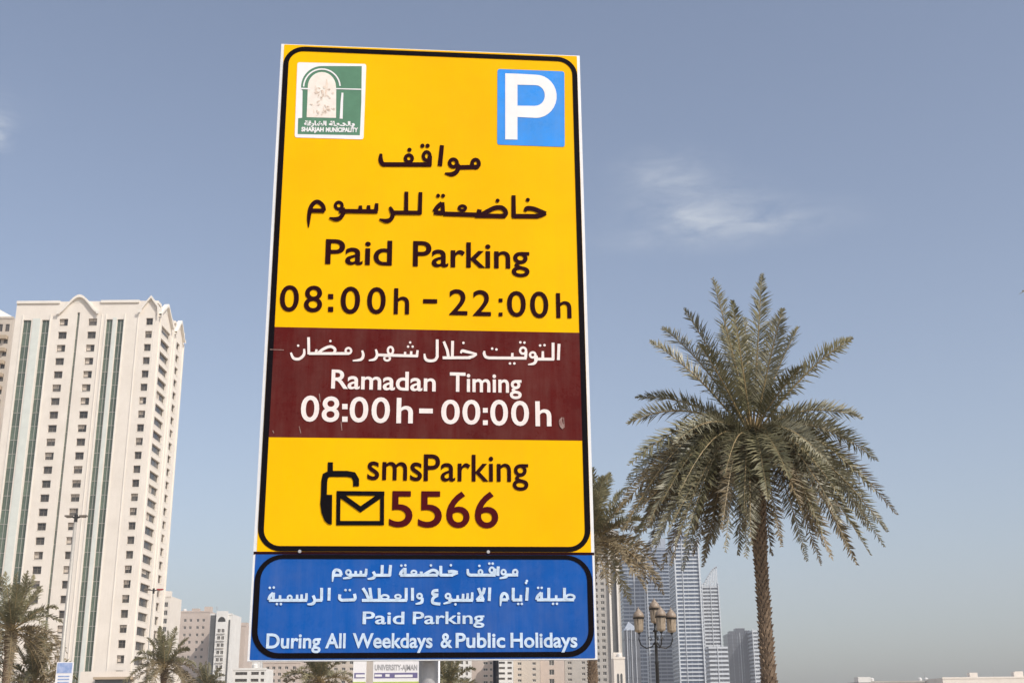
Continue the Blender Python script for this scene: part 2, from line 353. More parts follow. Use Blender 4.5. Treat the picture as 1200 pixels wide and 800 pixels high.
row(Z2, [('2', 162, 294, 424, 611), ('2', 333, 464, 430, 617), (':', 519, 547, 492, 620), ('0', 580, 716, 437, 624), ('0', 747, 879, 440, 633), ('h', 935, 1045, 453, 633)], INK, .010)
row(Z3, [('0', 259, 391, 513, 702), ('8', 410, 537, 519, 704), (':', 560, 599, 574, 703), ('0', 611, 746, 522, 707), ('0', 769, 902, 525, 712), ('h', 950, 1069, 530, 713)], WH, .013)
row(Z4, [('0', 161, 292, 529, 702), ('0', 311, 437, 530, 705), (':', 455, 489, 588, 708), ('0', 507, 632, 530, 712), ('0', 654, 780, 537, 714), ('h', 825, 937, 541, 716)], WH, .013)
def strip(px0, px1, py0, py1, sl, m):
    c = [s_uv(px0, py0), s_uv(px1, py0 + sl), s_uv(px1, py1 + sl), s_uv(px0, py1)]
    b = MB(); b.quad(*[(x, -(E3 + .0006), z) for x, z in c][::-1]); b.build('dash', m, sign)
strip(495.8, 512.4, 350.6, 355.6, .2, INK); strip(491.2, 507.2, 478.6, 484.2, .2, WH)
word('Ramadan', 388.0, 510.5, 454.9, 458.4, 22, WH, .016)
word('Timing', 527, 611.2, 458.5, 460.2, 22.3, WH, .016)
word('sms', 430.3, 494.5, 561.6, 563.0, 31.5, INK, .009)
word('Parking', 496.5, 619.2, 563.2, 564.2, 31.2, INK, .009)
for g, a, b in (('5', 410, 528), ('5', 556, 676), ('6', 698, 816), ('6', 842, 960)):
    glyph(g, 360 + a / 4.2857, 360 + b / 4.2857, 520 + (236 + (a - 410) * .006) / 4.2857, 520 + (418 + (a - 410) * .012) / 4.2857, M['ink_maroon'], .010)
word('Paid', 424.8, 473.8, 730.6, 730.7, 14.6, PB, .016); word('Parking', 483.6, 567.6, 730.6, 730.2, 14.4, PB, .016)
for s, a, b in (('During', 311.8, 375.8), ('All', 381, 404.8), ('Weekdays', 413, 506.8), ('&', 516.2, 530), ('Public', 533.8, 592), ('Holidays', 598.2, 676.6)):
    word(s, a, b, 758.9 - (a - 312) * .003, 758.9 - (b - 312) * .003, 17.3, PB, .024)

# --- Arabic lettering: strokes laid along the letters
_z = [0]
def smooth(pts, n=5):
    if len(pts) < 3: return pts
    P = [pts[0]] + list(pts) + [pts[-1]]; out = []
    for k in range(1, len(P) - 2):
        a, b, c, d = P[k - 1], P[k], P[k + 1], P[k + 2]
        for j in range(n):
            t = j / n
            out.append(tuple(.5 * (2 * b[i] + (c[i] - a[i]) * t + (2 * a[i] - 5 * b[i] + 4 * c[i] - d[i]) * t * t + (-a[i] + 3 * b[i] - 3 * c[i] + d[i]) * t ** 3) for i in range(len(b))))
    out.append(P[-2]); return out
def stroke(b, Z, pts, w, curve=False, close=False):
    """pts in crop pixels (x, y[, width factor])"""
    pts = [(p[0], p[1], p[2] if len(p) > 2 else 1.0) for p in pts]
    if curve: pts = smooth(pts)
    _z[0] += 1; yy = E3 + .0006 + (_z[0] % 40) * 2.5e-5
    n = len(pts); i0 = len(b.v); m = n
    for k in range(n):
        pa = pts[(k - 1) % n] if close else pts[max(k - 1, 0)]; pc = pts[(k + 1) % n] if close else pts[min(k + 1, n - 1)]; p = pts[k]
        d1 = Vector((p[0] - pa[0], p[1] - pa[1])); d2 = Vector((pc[0] - p[0], pc[1] - p[1]))
        if d1.length < 1e-6: d1 = d2
        if d2.length < 1e-6: d2 = d1
        d1.normalize(); d2.normalize(); t = (d1 + d2)
        if t.length < .2: t = d2
        t.normalize(); nn = Vector((-t.y, t.x)); mit = min(1.6, 1 / max(.5, nn.dot(Vector((-d2.y, d2.x)))))
        h = w * p[2] / 2 * mit
        for sg in (1, -1):
            u = s_uv(*Z(p[0] + nn.x * h * sg, p[1] + nn.y * h * sg)); b.v.append((u[0], -yy, u[1]))
    for k in range(n if close else n - 1):
        j = (k + 1) % n; b.f.append((i0 + 2 * k, i0 + 2 * j, i0 + 2 * j + 1, i0 + 2 * k + 1)); b.m.append(0)
def ringst(b, Z, cx, cy, rx, ry, w):
    stroke(b, Z, [(cx + rx * math.cos(t * math.pi / 8), cy + ry * math.sin(t * math.pi / 8)) for t in range(16)], w, close=True)
def dots(b, Z, pts, r):
    for (x, y) in pts:
        _z[0] += 1; yy = E3 + .0006 + (_z[0] % 40) * 2.5e-5; i = len(b.v)
        for k in range(10):
            u = s_uv(*Z(x + r * math.cos(k * math.pi / 5), y + r * math.sin(k * math.pi / 5))); b.v.append((u[0], -yy, u[1]))
        b.f.append(tuple(range(i, i + 10))); b.m.append(0)
def arabic(Z, w, m, lines=(), curves=(), rings=(), dot=(), r=12):
    b = MB()
    for l in lines: stroke(b, Z, l, w)
    for l in curves: stroke(b, Z, l, w, True)
    for (x, y, rx, ry, ww) in rings: ringst(b, Z, x, y, rx, ry, ww)
    dots(b, Z, dot, r); return b.build('lettering', m, sign)
ZA = lambda x, y: (430 + x / 5.4545, 160 + y / 5.4545)
ZS = lambda x, y: (340 + x / 7.5, 220 + y / 7.5)
arabic(ZA, 29, INK, lines=[[(705, 197), (575, 200)], [(480, 58, .9), (466, 192)], [(402, 128), (400, 188)], [(412, 182), (100, 181)]],
       curves=[[(578, 180), (583, 205), (570, 230), (540, 244), (498, 238, .4)], [(118, 182), (98, 176), (88, 150), (90, 112, .6)]],
       rings=[(694, 176, 22, 26, 24), (552, 172, 24, 24, 23), (382, 128, 21, 27, 22), (268, 143, 22, 22, 22)],
       dot=[(355, 62), (388, 62), (272, 88)], r=14)
arabic(ZA, 29, INK, lines=[[(1095, 512), (928, 511)], [(937, 378, .9), (938, 516)], [(885, 511), (690, 508)], [(720, 468), (712, 505)], [(705, 503), (488, 496)], [(484, 422, .8), (486, 502)], [(486, 492), (428, 488)]],
       curves=[[(1010, 482, .6), (1022, 462), (1062, 464), (1100, 478), (1145, 492, .7)], [(1145, 494, .7), (1110, 506), (1075, 512)], [(732, 502), (775, 478), (820, 458), (862, 458), (886, 482), (880, 506), (840, 512)], [(480, 428), (452, 452), (430, 484)]],
       rings=[(610, 460, 21, 15, 19)], dot=[(1028, 407), (835, 412), (455, 381), (487, 381)], r=13)
arabic(ZS, 37, INK, lines=[[(1146, 42, .9), (1140, 238)], [(1022, 38, .9), (1020, 228)], [(1152, 224), (895, 222)], [(762, 140, .8), (756, 208)], [(690, 158, .8), (690, 210)], [(618, 160, .8), (618, 210)], [(770, 212), (430, 208)], [(304, 206), (182, 204)]],
       curves=[[(876, 172, .6), (893, 205), (903, 245), (880, 285), (840, 295), (785, 280, .4)], [(462, 180), (468, 225), (440, 268), (400, 280), (345, 268, .4)], [(298, 205), (290, 165), (258, 132), (225, 128), (190, 160), (172, 215), (164, 285, .8), (162, 352, .25)]],
       rings=[(428, 160, 30, 30, 28)])
arabic(Z4, 20, WH, lines=[[(990, 138), (985, 252)], [(948, 130), (948, 252)], [(954, 246), (815, 245)], [(876, 190, .8), (876, 242)], [(758, 190), (755, 238)], [(762, 239), (495, 237)], [(662, 202, .8), (661, 236)]],
       curves=[[(828, 222), (832, 245), (815, 275), (772, 284, .4)], [(505, 238), (476, 230), (464, 208), (466, 188, .6)]],
       rings=[(805, 216, 19, 18, 16), (737, 186, 21, 22, 16)], dot=[(857, 150), (888, 148), (718, 128), (747, 130), (645, 276), (676, 276), (520, 172), (550, 178)], r=9)
arabic(Z4, 20, WH, lines=[[(368, 236), (236, 236)], [(242, 118), (240, 240)], [(180, 122, .9), (205, 185), (214, 236)], [(242, 237), (172, 236)], [(134, 108), (134, 235)]],
       curves=[[(300, 205, .6), (310, 188), (345, 195), (412, 210, .6)], [(412, 212, .6), (385, 226), (350, 236)], [(134, 228), (118, 252), (80, 258), (52, 245), (44, 208, .6)]], dot=[(318, 132)], r=9)
arabic(Z3, 20, WH, lines=[[(1104, 188, .8), (1098, 232)], [(1058, 195, .8), (1056, 232)], [(1014, 200, .8), (1012, 232)], [(1106, 230), (815, 222)], [(610, 212), (320, 212)], [(318, 95), (320, 218)], [(376, 182, .8), (370, 212)]],
       curves=[[(802, 182, .7), (812, 222), (795, 252), (752, 262, .5)], [(704, 190, .7), (712, 225), (695, 255), (636, 264, .5)], [(384, 212), (425, 180), (475, 162), (508, 180), (500, 208), (470, 213)], [(286, 178, .7), (284, 220), (250, 250), (210, 245), (190, 205, .7)]],
       rings=[(908, 190, 19, 26, 16), (884, 246, 21, 16, 15), (605, 192, 20, 20, 16)], dot=[(1050, 132), (1035, 162), (1068, 162), (475, 122), (243, 155)], r=9)
Z5 = lambda x, y: (300 + x / 6, 630 + y / 6)
Z6 = lambda x, y: (500 + x / 6, 630 + y / 6)
w5 = 21
arabic(Z6, w5, PB, lines=[[(642, 260), (548, 260)], [(503, 200), (500, 266)], [(480, 215), (478, 260)], [(484, 261), (300, 261)]],
       curves=[[(560, 250), (558, 272), (512, 284, .5)], [(312, 262), (292, 252), (288, 218, .7)]],
       rings=[(622, 240, 15, 16, 15), (540, 240, 15, 16, 14), (458, 226, 16, 18, 15), (378, 240, 13, 15, 14)], dot=[(440, 180), (464, 180), (370, 196)], r=9)
arabic(Z6, w5, PB, lines=[[(185, 261), (95, 261)], [(99, 196), (99, 266)], [(78, 261), (-40, 261)], [(-38, 236), (-38, 260)]],
       curves=[[(150, 238), (180, 234), (218, 242)], [(218, 243), (180, 258), (160, 261)], [(-18, 258), (12, 240), (45, 226), (74, 238), (74, 260)]], dot=[(170, 192), (30, 193)], r=9)
arabic(Z5, w5, PB, lines=[[(1165, 262), (1040, 262)], [(1048, 210), (1048, 262)], [(946, 190), (940, 266)], [(888, 190), (886, 264)], [(946, 262), (828, 262)], [(776, 216, .8), (772, 260)], [(738, 230, .8), (736, 260)], [(702, 232, .8), (700, 260)], [(778, 262), (650, 262)], [(602, 262), (545, 262)]],
       curves=[[(824, 236), (835, 262), (822, 282), (785, 288, .5)], [(668, 250), (664, 275), (612, 284, .5)], [(600, 262), (590, 232), (560, 225), (545, 250), (538, 308, .4)], [(1046, 215), (1022, 240), (1014, 262)], [(1044, 262), (1014, 262)]],
       rings=[(1110, 242, 17, 12, 14), (650, 242, 16, 16, 14)], dot=[(1022, 194), (1050, 192)], r=9)
arabic(Z6, w5, PB, lines=[[(1035, 434), (792, 434)], [(968, 350), (968, 436)], [(910, 402, .8), (909, 434)], [(858, 350), (857, 436)], [(806, 382), (806, 434)]],
       curves=[[(806, 384), (780, 410), (772, 434)], [(806, 434), (774, 434)]], rings=[(1008, 416, 30, 17, 16)], dot=[(888, 462), (915, 462), (783, 350), (808, 350)], r=9)
arabic(Z6, w5, PB, lines=[[(708, 348), (702, 440)], [(662, 400, .8), (660, 434)], [(672, 435), (604, 435)], [(608, 350), (607, 438)], [(570, 434), (522, 434)]],
       curves=[[(570, 434), (562, 400), (540, 390), (524, 415), (518, 478, .4)]], dot=[(643, 463), (668, 463), (698, 316), (704, 302)], r=9)
arabic(Z6, w5, PB, lines=[[(443, 348), (439, 442)], [(406, 350), (398, 385), (352, 437)], [(364, 352), (398, 437)], [(404, 437), (350, 437)], [(320, 382, .8), (318, 437)], [(288, 388, .8), (286, 437)], [(256, 392, .8), (254, 437)], [(325, 438), (152, 438)], [(218, 402, .8), (217, 436)]],
       curves=[[(168, 420), (168, 445), (118, 462, .5)], [(82, 368), (50, 372), (44, 394), (82, 400)], [(78, 402), (46, 422), (44, 455), (96, 464)]], rings=[(150, 408, 16, 16, 15)], dot=[(202, 466)], r=9)
arabic(Z5, w5, PB, lines=[[(1100, 350), (1100, 440)], [(1056, 350), (1056, 437)], [(1062, 438), (798, 438)], [(866, 352), (868, 437)], [(800, 350), (812, 438)], [(752, 352), (776, 390), (796, 438)], [(800, 438), (745, 438)], [(694, 434), (600, 437)]],
       curves=[[(1168, 420), (1164, 452), (1122, 464, .5)], [(692, 392), (698, 422), (688, 436)], [(604, 438), (588, 424), (590, 396)]], rings=[(1150, 408, 16, 16, 15), (998, 412, 19, 13, 14), (906, 416, 26, 15, 15)], dot=[(630, 366), (660, 366)], r=9)
arabic(Z5, w5, PB, lines=[[(516, 350), (513, 440)], [(462, 350), (461, 438)], [(466, 438), (410, 438)], [(356, 388, .8), (354, 438)], [(322, 396, .8), (321, 438)], [(290, 398, .8), (289, 438)], [(360, 438), (92, 438)], [(170, 402, .8), (169, 438)], [(124, 384), (122, 438)]],
       curves=[[(402, 404), (414, 440), (398, 462), (362, 466, .5)], [(122, 386), (98, 412), (90, 436)]], rings=[(238, 420, 14, 15, 14)], dot=[(148, 464), (176, 464), (98, 350), (126, 348)], r=9)
# smudge beside the Ramadan hours, a few scratches and drip marks
b = MB(); stroke(b, Z4, [(1012, 655, .3), (1000, 680), (1008, 712, 1.2), (1022, 730)], 22, True); stroke(b, Z4, [(1022, 655, .5), (1026, 725)], 7); b.build('paint_smudge', M['dirt'], sign)
b = MB()
for (x, y, x2, y2, w) in ((395, 500, 402, 560, 6), (552, 700, 558, 765, 6), (250, 735, 262, 785, 5), (60, 765, 68, 785, 6), (40, 182, 140, 186, 5)): stroke(b, Z3, [(x, y), (x2, y2)], w)
b.build('scratch', M['dirt'], sign)

# phone and envelope pictogram
ZP = lambda x, y: (360 + x / 4.2857, 520 + y / 4.2857)
b = MB()
stroke(b, ZP, [(117, 92, .95), (116, 150)], 27)
stroke(b, ZP, [(84, 262), (86, 190), (92, 160), (112, 150), (200, 150), (232, 156), (246, 180), (246, 213)], 30)
for poly in ([(100, 255), (126, 255), (124, 405), (106, 402), (88, 385), (72, 345), (66, 300), (70, 255)],):
    i = len(b.v); _z[0] += 1
    for p in poly: u = s_uv(*ZP(*p)); b.v.append((u[0], -(E3 + .0012), u[1]))
    b.f.append(tuple(range(i, i + len(poly)))); b.m.append(0)
b.build('phone_pictogram', M['ink_black'], sign)
b = MB()
stroke(b, ZP, [(148, 247), (388, 249)], 22); stroke(b, ZP, [(148, 397), (386, 397)], 22)
stroke(b, ZP, [(158, 236), (156, 408)], 20); stroke(b, ZP, [(377, 238), (376, 408)], 20)
stroke(b, ZP, [(170, 258), (268, 328), (368, 258)], 26)
b.build('envelope_pictogram', M['ink_black'], sign)

# parking plaque with the white P
def pxslab(name, pts, y, m, th=.0006):
    return slab(name, [s_uv(*p) for p in pts][::-1], y, th, m, sign)
def pxround(tl, tr, br, bl, r, n=5):     # rounded quadrilateral in photo pixels, anticlockwise on screen -> list
    c = [Vector(tl), Vector(tr), Vector(br), Vector(bl)]; out = []
    for k in range(4):
        p = c[k]; a = (c[k - 1] - p).normalized() * r; d = (c[(k + 1) % 4] - p).normalized() * r
        for j in range(n + 1):
            t = j / n; out.append(tuple((p + a) * (1 - t) ** 2 + p * 2 * t * (1 - t) + (p + d) * t * t))
    return out
pxslab('parking_plaque', pxround((583, 81.3), (661.3, 84.2), (661.8, 172.6), (582.6, 169.8), 3), E2 + .0004, M['plaque_blue'])
Z8 = lambda x, y: (570 + x / 7.27, 70 + y / 7.27)
out = [(160, 121), (400, 132)] + [(420 + 178 * math.sin(R(a)), 317 - 183 * math.cos(R(a))) for a in range(0, 181, 12)] + [(264, 492), (264, 685), (160, 683)]
inn = [(264, 218)] + [(415 + 82 * math.sin(R(a)), 309 - 88 * math.cos(R(a))) for a in range(0, 181, 12)] + [(264, 396)]
b = MB(); i = 0
def pv(p): u = s_uv(*Z8(*p)); return (u[0], -(E3 + .0006), u[1])
b.quad(pv((160, 121)), pv((264, 124)), pv((264, 685)), pv((160, 683)))
b.quad(pv((264, 124)), pv((420, 133)), pv((415, 221)), pv((264, 218))); b.quad(pv((264, 396)), pv((415, 398)), pv((420, 500)), pv((264, 492)))
for k in range(15):
    a0, a1 = R(k * 12), R(k * 12 + 12)
    b.quad(pv((420 + 178 * math.sin(a0), 317 - 184 * math.cos(a0))), pv((420 + 178 * math.sin(a1), 317 - 184 * math.cos(a1))),
           pv((415 + 82 * math.sin(a1), 309 - 88 * math.cos(a1))), pv((415 + 82 * math.sin(a0), 309 - 88 * math.cos(a0))))
b.build('letter', M['white_vinyl'], sign)

# municipal emblem
pxslab('emblem_plate', pxround((348.5, 73.5), (429.3, 75.5), (426, 163.8), (345.3, 161.5), 3), E2 + .0004, M['white_vinyl'])
Ze = lambda x, y: (340 + x / 7.62, 65 + y / 7.62)
def epoly(name, pts, y, m):
    b = MB(); b.v = [(u[0], -y, u[1]) for u in (s_uv(*Ze(*p)) for p in pts)]; b.f = [tuple(range(len(pts)))]; b.m = [0]; return b.build(name, m, sign)
y1, y2, y3 = E3, E3 + .0005, E3 + .001
arc = lambda cx, cy, r, a0, a1, n=12, ry=None: [(cx + r * math.cos(R(a0 + (a1 - a0) * k / n)), cy - (ry or r) * math.sin(R(a0 + (a1 - a0) * k / n))) for k in range(n + 1)]
epoly('emblem_field', [(72, 565), (108, 560), (112, 320), (98, 300)] + arc(284, 285, 186, 180, 90) + [(640, 100), (636, 420), (622, 716), (68, 706)], y1, M['emblem_green'])
epoly('emblem_arch_opening', [(148, 556), (158, 300)] + arc(284, 285, 126, 180, 0, 14, 132) + [(412, 310), (410, 562)], y2, M['emblem_cream'])
b = MB()
_w = arc(284, 290, 163, 178, 4, 18)
stroke(b, Ze, _w, 13); stroke(b, Ze, [(92, 300), (182, 304)], 12); stroke(b, Ze, [(404, 302), (636, 308)], 10); stroke(b, Ze, [(468, 338), (462, 420, 1.3), (456, 570, 1.6)], 17)
b.build('emblem_arch_line', M['white_vinyl'], sign)
b = MB(); rr = random.Random(4)
for k in range(34):
    x, y = rr.gauss(285, 48), rr.uniform(290, 545); x = min(385, max(190, x)); stroke(b, Ze, [(x, y, .3), (x + rr.uniform(-12, 12), y + rr.uniform(-12, 12)), (x + rr.uniform(-22, 22), y + rr.uniform(-34, 20), .3)], rr.uniform(10, 24), True)
stroke(b, Ze, [(325, 215, .2), (328, 270, 1), (316, 345, .6)], 22, True); b.build('emblem_picture', M['emblem_pink'], sign)
Ee = lambda px, py: s_uv(px, py)
a_, b_ = Ze(100, 682), Ze(606, 688); word('MUNICIPALITY', Ze(318, 0)[0], b_[0], Ze(0, 686)[1], Ze(0, 688)[1], 5.2, M['white_vinyl'], .05)
word('SHARJAH', a_[0], Ze(300, 0)[0], Ze(0, 682)[1], Ze(0, 684)[1], 5.2, M['white_vinyl'], .05)
pf = lambda l: ''.join(chr(c) for c in reversed(l))
word(pf([0xFEA7, 0xFE8E, 0xFEAD][:0] + [0xFE91, 0xFEE0, 0xFEAA, 0xFEF3, 0xFE94]), Ze(345, 0)[0], Ze(578, 0)[0], Ze(0, 632)[1], Ze(0, 635)[1], 5.4, M['white_vinyl'], .05)
word(pf([0xFE8D, 0xFEDF, 0xFEB8, 0xFE8E, 0xFEAD, 0xFED7, 0xFE94]), Ze(125, 0)[0], Ze(325, 0)[0], Ze(0, 628)[1], Ze(0, 631)[1], 5.4, M['white_vinyl'], .05)

# ------------------------------------------------------------------ buildings
def facade(mb, mp, a0, a1, b0, b1, holes, depth, m=0, back=None):
    """wall a0..a1 x b0..b1 with recessed openings (a0, a1, b0, b1); mp(a, b, d) -> xyz, d inward"""
    holes = [h for h in holes if h[0] > a0 and h[1] < a1 and h[2] > b0 and h[3] < b1]
    xs = sorted(set([a0, a1] + [round(v, 4) for h in holes for v in h[:2]])); zs = sorted(set([b0, b1] + [round(v, 4) for h in holes for v in h[2:]]))
    for i in range(len(xs) - 1):
        cx = (xs[i] + xs[i + 1]) / 2; col = [h for h in holes if h[0] < cx < h[1]]; run = None
        for j in range(len(zs) - 1):
            cz = (zs[j] + zs[j + 1]) / 2; solid = not any(h[2] < cz < h[3] for h in col)
            if solid and run is None: run = zs[j]
            if run is not None and (not solid or j == len(zs) - 2):
                top = zs[j + 1] if solid else zs[j]
                mb.quad(mp(xs[i], run, 0), mp(xs[i + 1], run, 0), mp(xs[i + 1], top, 0), mp(xs[i], top, 0), m); run = None
    for (p, q, r, t) in holes:
        mb.quad(mp(p, r, 0), mp(p, r, depth), mp(p, t, depth), mp(p, t, 0), m); mb.quad(mp(q, r, 0), mp(q, t, 0), mp(q, t, depth), mp(q, r, depth), m)
        mb.quad(mp(p, t, 0), mp(p, t, depth), mp(q, t, depth), mp(q, t, 0), m); mb.quad(mp(p, r, 0), mp(q, r, 0), mp(q, r, depth), mp(p, r, depth), m)
    return holes
_wm = {}
def win_meshes(w, h, kind):
    k = (round(w, 1), round(h, 1), kind)
    if k in _wm: return _wm[k]
    f = MB(); t = min(.12, w * .09)
    f.box(-w / 2, -w / 2 + t, -.06, .04, -h / 2, h / 2); f.box(w / 2 - t, w / 2, -.06, .04, -h / 2, h / 2)
    f.box(-w / 2 + t, w / 2 - t, -.06, .04, -h / 2, -h / 2 + t); f.box(-w / 2 + t, w / 2 - t, -.06, .04, h / 2 - t, h / 2)
    nm = 3 if kind == 'wide' else 2
    for j in range(1, nm):
        x = -w / 2 + w * j / nm; f.box(x - t * .35, x + t * .35, -.05, .03, -h / 2 + t, h / 2 - t)
    if kind == 'cross': f.box(-w / 2 + t, w / 2 - t, -.055, .02, h * .12 - t * .3, h * .12 + t * .3)
    p = MB(); p.quad((-w / 2, 0, -h / 2), (w / 2, 0, -h / 2), (w / 2, 0, h / 2), (-w / 2, 0, h / 2))
    s = MB(); s.box(-w / 2 - .08, w / 2 + .08, -.36, -.26, -h / 2 - .14, -h / 2 - .02)
    _wm[k] = (f.mesh('window', M['frame_dark' if kind != 'small' else 'frame_white']), p.mesh('pane', M['glass_dark']), s.mesh('sill', M['stone_trim']))
    return _wm[k]
def put_windows(root, mp, holes, depth, rz, kind='cross', sub=True, sill=True):
    for (p, q, r, t) in holes:
        f, g, s = win_meshes(q - p, t - r, kind); w = ob('window', f, root, mp((p + q) / 2, (r + t) / 2, depth), rz)
        ob('pane', g, w)
        if sub:
            hsh = random.Random(int((p * 13 + r * 7) * 10)); 
            if hsh.random() < .45:
                k_ = (round(q - p, 1), 'blind', int(hsh.random() * 3))
                if k_ not in _wm: bb = MB(); ww_, hh_ = (q - p) / 2 - .12, t - r; bb.box(-ww_, ww_ * (1, .05, .4)[k_[2]], -.03, -.01, hh_ / 2 - hh_ * (.35, .8, .5)[k_[2]], hh_ / 2 - .1); _wm[k_] = bb.mesh('blind', M['beige'])
                ob('blind', _wm[k_], w)
        if sill and sub: ob('sill', s, w, (0, -(depth - .30) if depth > .3 else 0, 0))

# --- the cream tower on the left
DT = 280.0
def tx(px, py): return at(px, py, DT).x
XL, XR = tx(20.5, 352), tx(183.5, 352); ZTOP = at(100, 353, DT).z; DEP = 27.0
tower = thing('apartment_tower', 'tall cream apartment tower with dark green glass strips and small gables', 'apartment tower', (XR, DT, 0))
front = lambda a, b, d: (a, d, b)                      # a measured from the right corner (negative to the left)
side = lambda a, b, d: (-d, a, b)                      # a = distance back from the front face
FH = (at(74, 377.5, DT).z - at(52, 566.8, DT).z) / 12; ztopwin = at(74, 377.5, DT).z; rows = [ztopwin - FH * k for k in range(27)]
def A_(px, py=392): return XR / at(px, py, 1.0).x - DT      # how far back on the right face a pixel column falls
DEP = A_(216, 400)
def X(px, py=378): return tx(px, py) - XR
holes = []
for c0, c1 in ((X(69.5), X(79.5)), (X(103.5), X(113.5)), (X(170.6, 382), X(178.6, 382))):
    for z in rows: holes.append((c0, c1, z - .9, z + .9))
strips = [(X(27.2), X(36.6)), (X(49.2), X(57.8)), (X(124.6), X(131.6)), (X(137.3), X(144.8))]
slit = (X(89.6), X(92.6))
zlow = rows[-1] - 1.4; zst = at(30, 375, DT).z
b = MB(); sh = [(p, q, zlow, zst) for p, q in strips] + [(slit[0], slit[1], zlow, at(91, 366, DT).z)]
W0 = XL - XR
hf = facade(b, front, W0, 0, 0, ZTOP, holes + sh, .55)
sideh = []
for z in rows: sideh += [(A_(189), A_(199.5), z - .98, z + .98), (A_(207.8), A_(211.6), z - .98, z + .98)]
hs = facade(b, side, 0, DEP, 0, ZTOP, sideh, .55)
b.quad((W0, 0, 0), (W0, DEP, 0), (W0, DEP, ZTOP), (W0, 0, ZTOP)); b.quad((W0, DEP, 0), (0, DEP, 0), (0, DEP, ZTOP), (W0, DEP, ZTOP))
b.quad((W0, 0, ZTOP - .6), (0, 0, ZTOP - .6), (0, DEP, ZTOP - .6), (W0, DEP, ZTOP - .6))
b.build('wall', M['stone'], tower)
put_windows(tower, front, [h for h in hf if h in holes], .5, 0)
put_windows(tower, side, hs, .5, R(90), 'wide')
# glass strips made of one panel a storey
for (p, q) in strips + [slit]:
    w = q - p; pm_ = MB(); pm_.box(-w / 2, w / 2, 0, .08, -FH / 2 + .09, FH / 2 - .02); pm_.box(-w / 2, w / 2, -.05, .06, -FH / 2, -FH / 2 + .09, 1)
    pm_.box(-.05, .05, -.05, -.001, -FH / 2 + .09, FH / 2 - .02, 1)
    me = pm_.mesh('glass_panel', [M['glass_green'], M['greybeige']]); zt = zst if (p, q) != slit else at(91, 366, DT).z
    k = 0
    while zt - FH * (k + 1) > zlow - FH:
        ob('glass_panel', me, tower, ((p + q) / 2, .38, zt - FH * (k + .5))); k += 1
b = MB(); b.box(strips[2][1] + .15, strips[3][0] - .15, -.12, -.002, zlow, zst + .4); b.build('mint_panel', M['glass_mint'], tower)
b = MB(); b.box(strips[0][1] + .4, strips[1][0] - .4, -.10, -.002, zlow, zst + .4); b.build('mint_panel', M['glass_mint'], tower)
for (p, q) in ((strips[0][0] - .35, strips[0][0] - .05), (strips[1][1] + .05, strips[1][1] + .35), (strips[2][0] - .35, strips[2][0] - .05), (strips[3][1] + .05, strips[3][1] + .35), (X(161), X(162)), (X(118.3), X(119.2))):
    b = MB(); b.box(p, q, -.13, -.002, zlow, ZTOP - 3.4); b.build('pilaster', M['stone_trim'], tower)
for (p, q) in ((A_(187) - .5, A_(187)), (A_(202), A_(202) + .6), (A_(205), A_(205) + .5), (DEP - .9, DEP - .4)):
    b = MB(); b.box(.002, .25, p, q, zlow, ZTOP - 3.4); b.build('pilaster', M['stone_trim'], tower)
def gable(mp, ac, half, rise, drop, th=.7, arch=True, out=.7):
    b = MB(); n = 10; prof = []
    for k in range(-n, n + 1):
        u = k / n; z = (rise + drop) * (1 - abs(u)) ** .9 - drop if not arch else (rise + drop) * (math.cos(u * math.pi) * .5 + .5) ** .85 - drop
        prof.append((ac + u * half, ZTOP + z))
    for k in range(len(prof) - 1):
        (a, z), (a2, z2) = prof[k], prof[k + 1]
        f = [mp(a, z - th, -out), mp(a2, z2 - th, -out), mp(a2, z2, -out), mp(a, z, -out)]
        g = [mp(a, z - th, .5), mp(a2, z2 - th, .5), mp(a2, z2, .5), mp(a, z, .5)]
        b.quad(*f); b.quad(f[3], f[2], g[2], g[3]); b.quad(f[0], g[0], g[1], f[1]); b.quad(*g[::-1])
        if z - th > ZTOP - .3: b.quad(mp(a, ZTOP - .3, -.05), mp(a2, ZTOP - .3, -.05), mp(a2, z2 - th, -.05), mp(a, z - th, -.05))
    for s_ in (0, -1):
        a, z = prof[s_]; 
        c = [mp(a - .5 if s_ == 0 else a - .3, z - th - .2, -out - .1), mp(a + .5, z - th - .2, -out - .1), mp(a + .5, z, -out - .1), mp(a - .5, z, -out - .1)]; b.quad(*c)
    return b.build('gable', M['stone_trim'], tower)
gable(front, X(93, 360), 4.9, 1.6, 2.6)
gable(front, X(176.5, 365), 2.5, 1.2, 2.4, arch=False)
gable(side, A_(194.6, 365), 5.6, 2.0, 2.4, arch=False); gable(side, A_(210.5, 380), 3.9, 1.8, 2.4, arch=False)
for (mp, p, q) in ((front, W0, X(70, 360)), (front, X(118, 360), X(163, 360)), (side, .4, 3.4), (side, A_(203), A_(205))):
    b = MB(); c0 = mp(p, ZTOP - .5, -.35); c1 = mp(q, ZTOP + .15, .3)
    b.box(min(c0[0], c1[0]), max(c0[0], c1[0]), min(c0[1], c1[1]), max(c0[1], c1[1]), ZTOP - .5, ZTOP + .15); b.build('cornice', M['stone_trim'], tower)
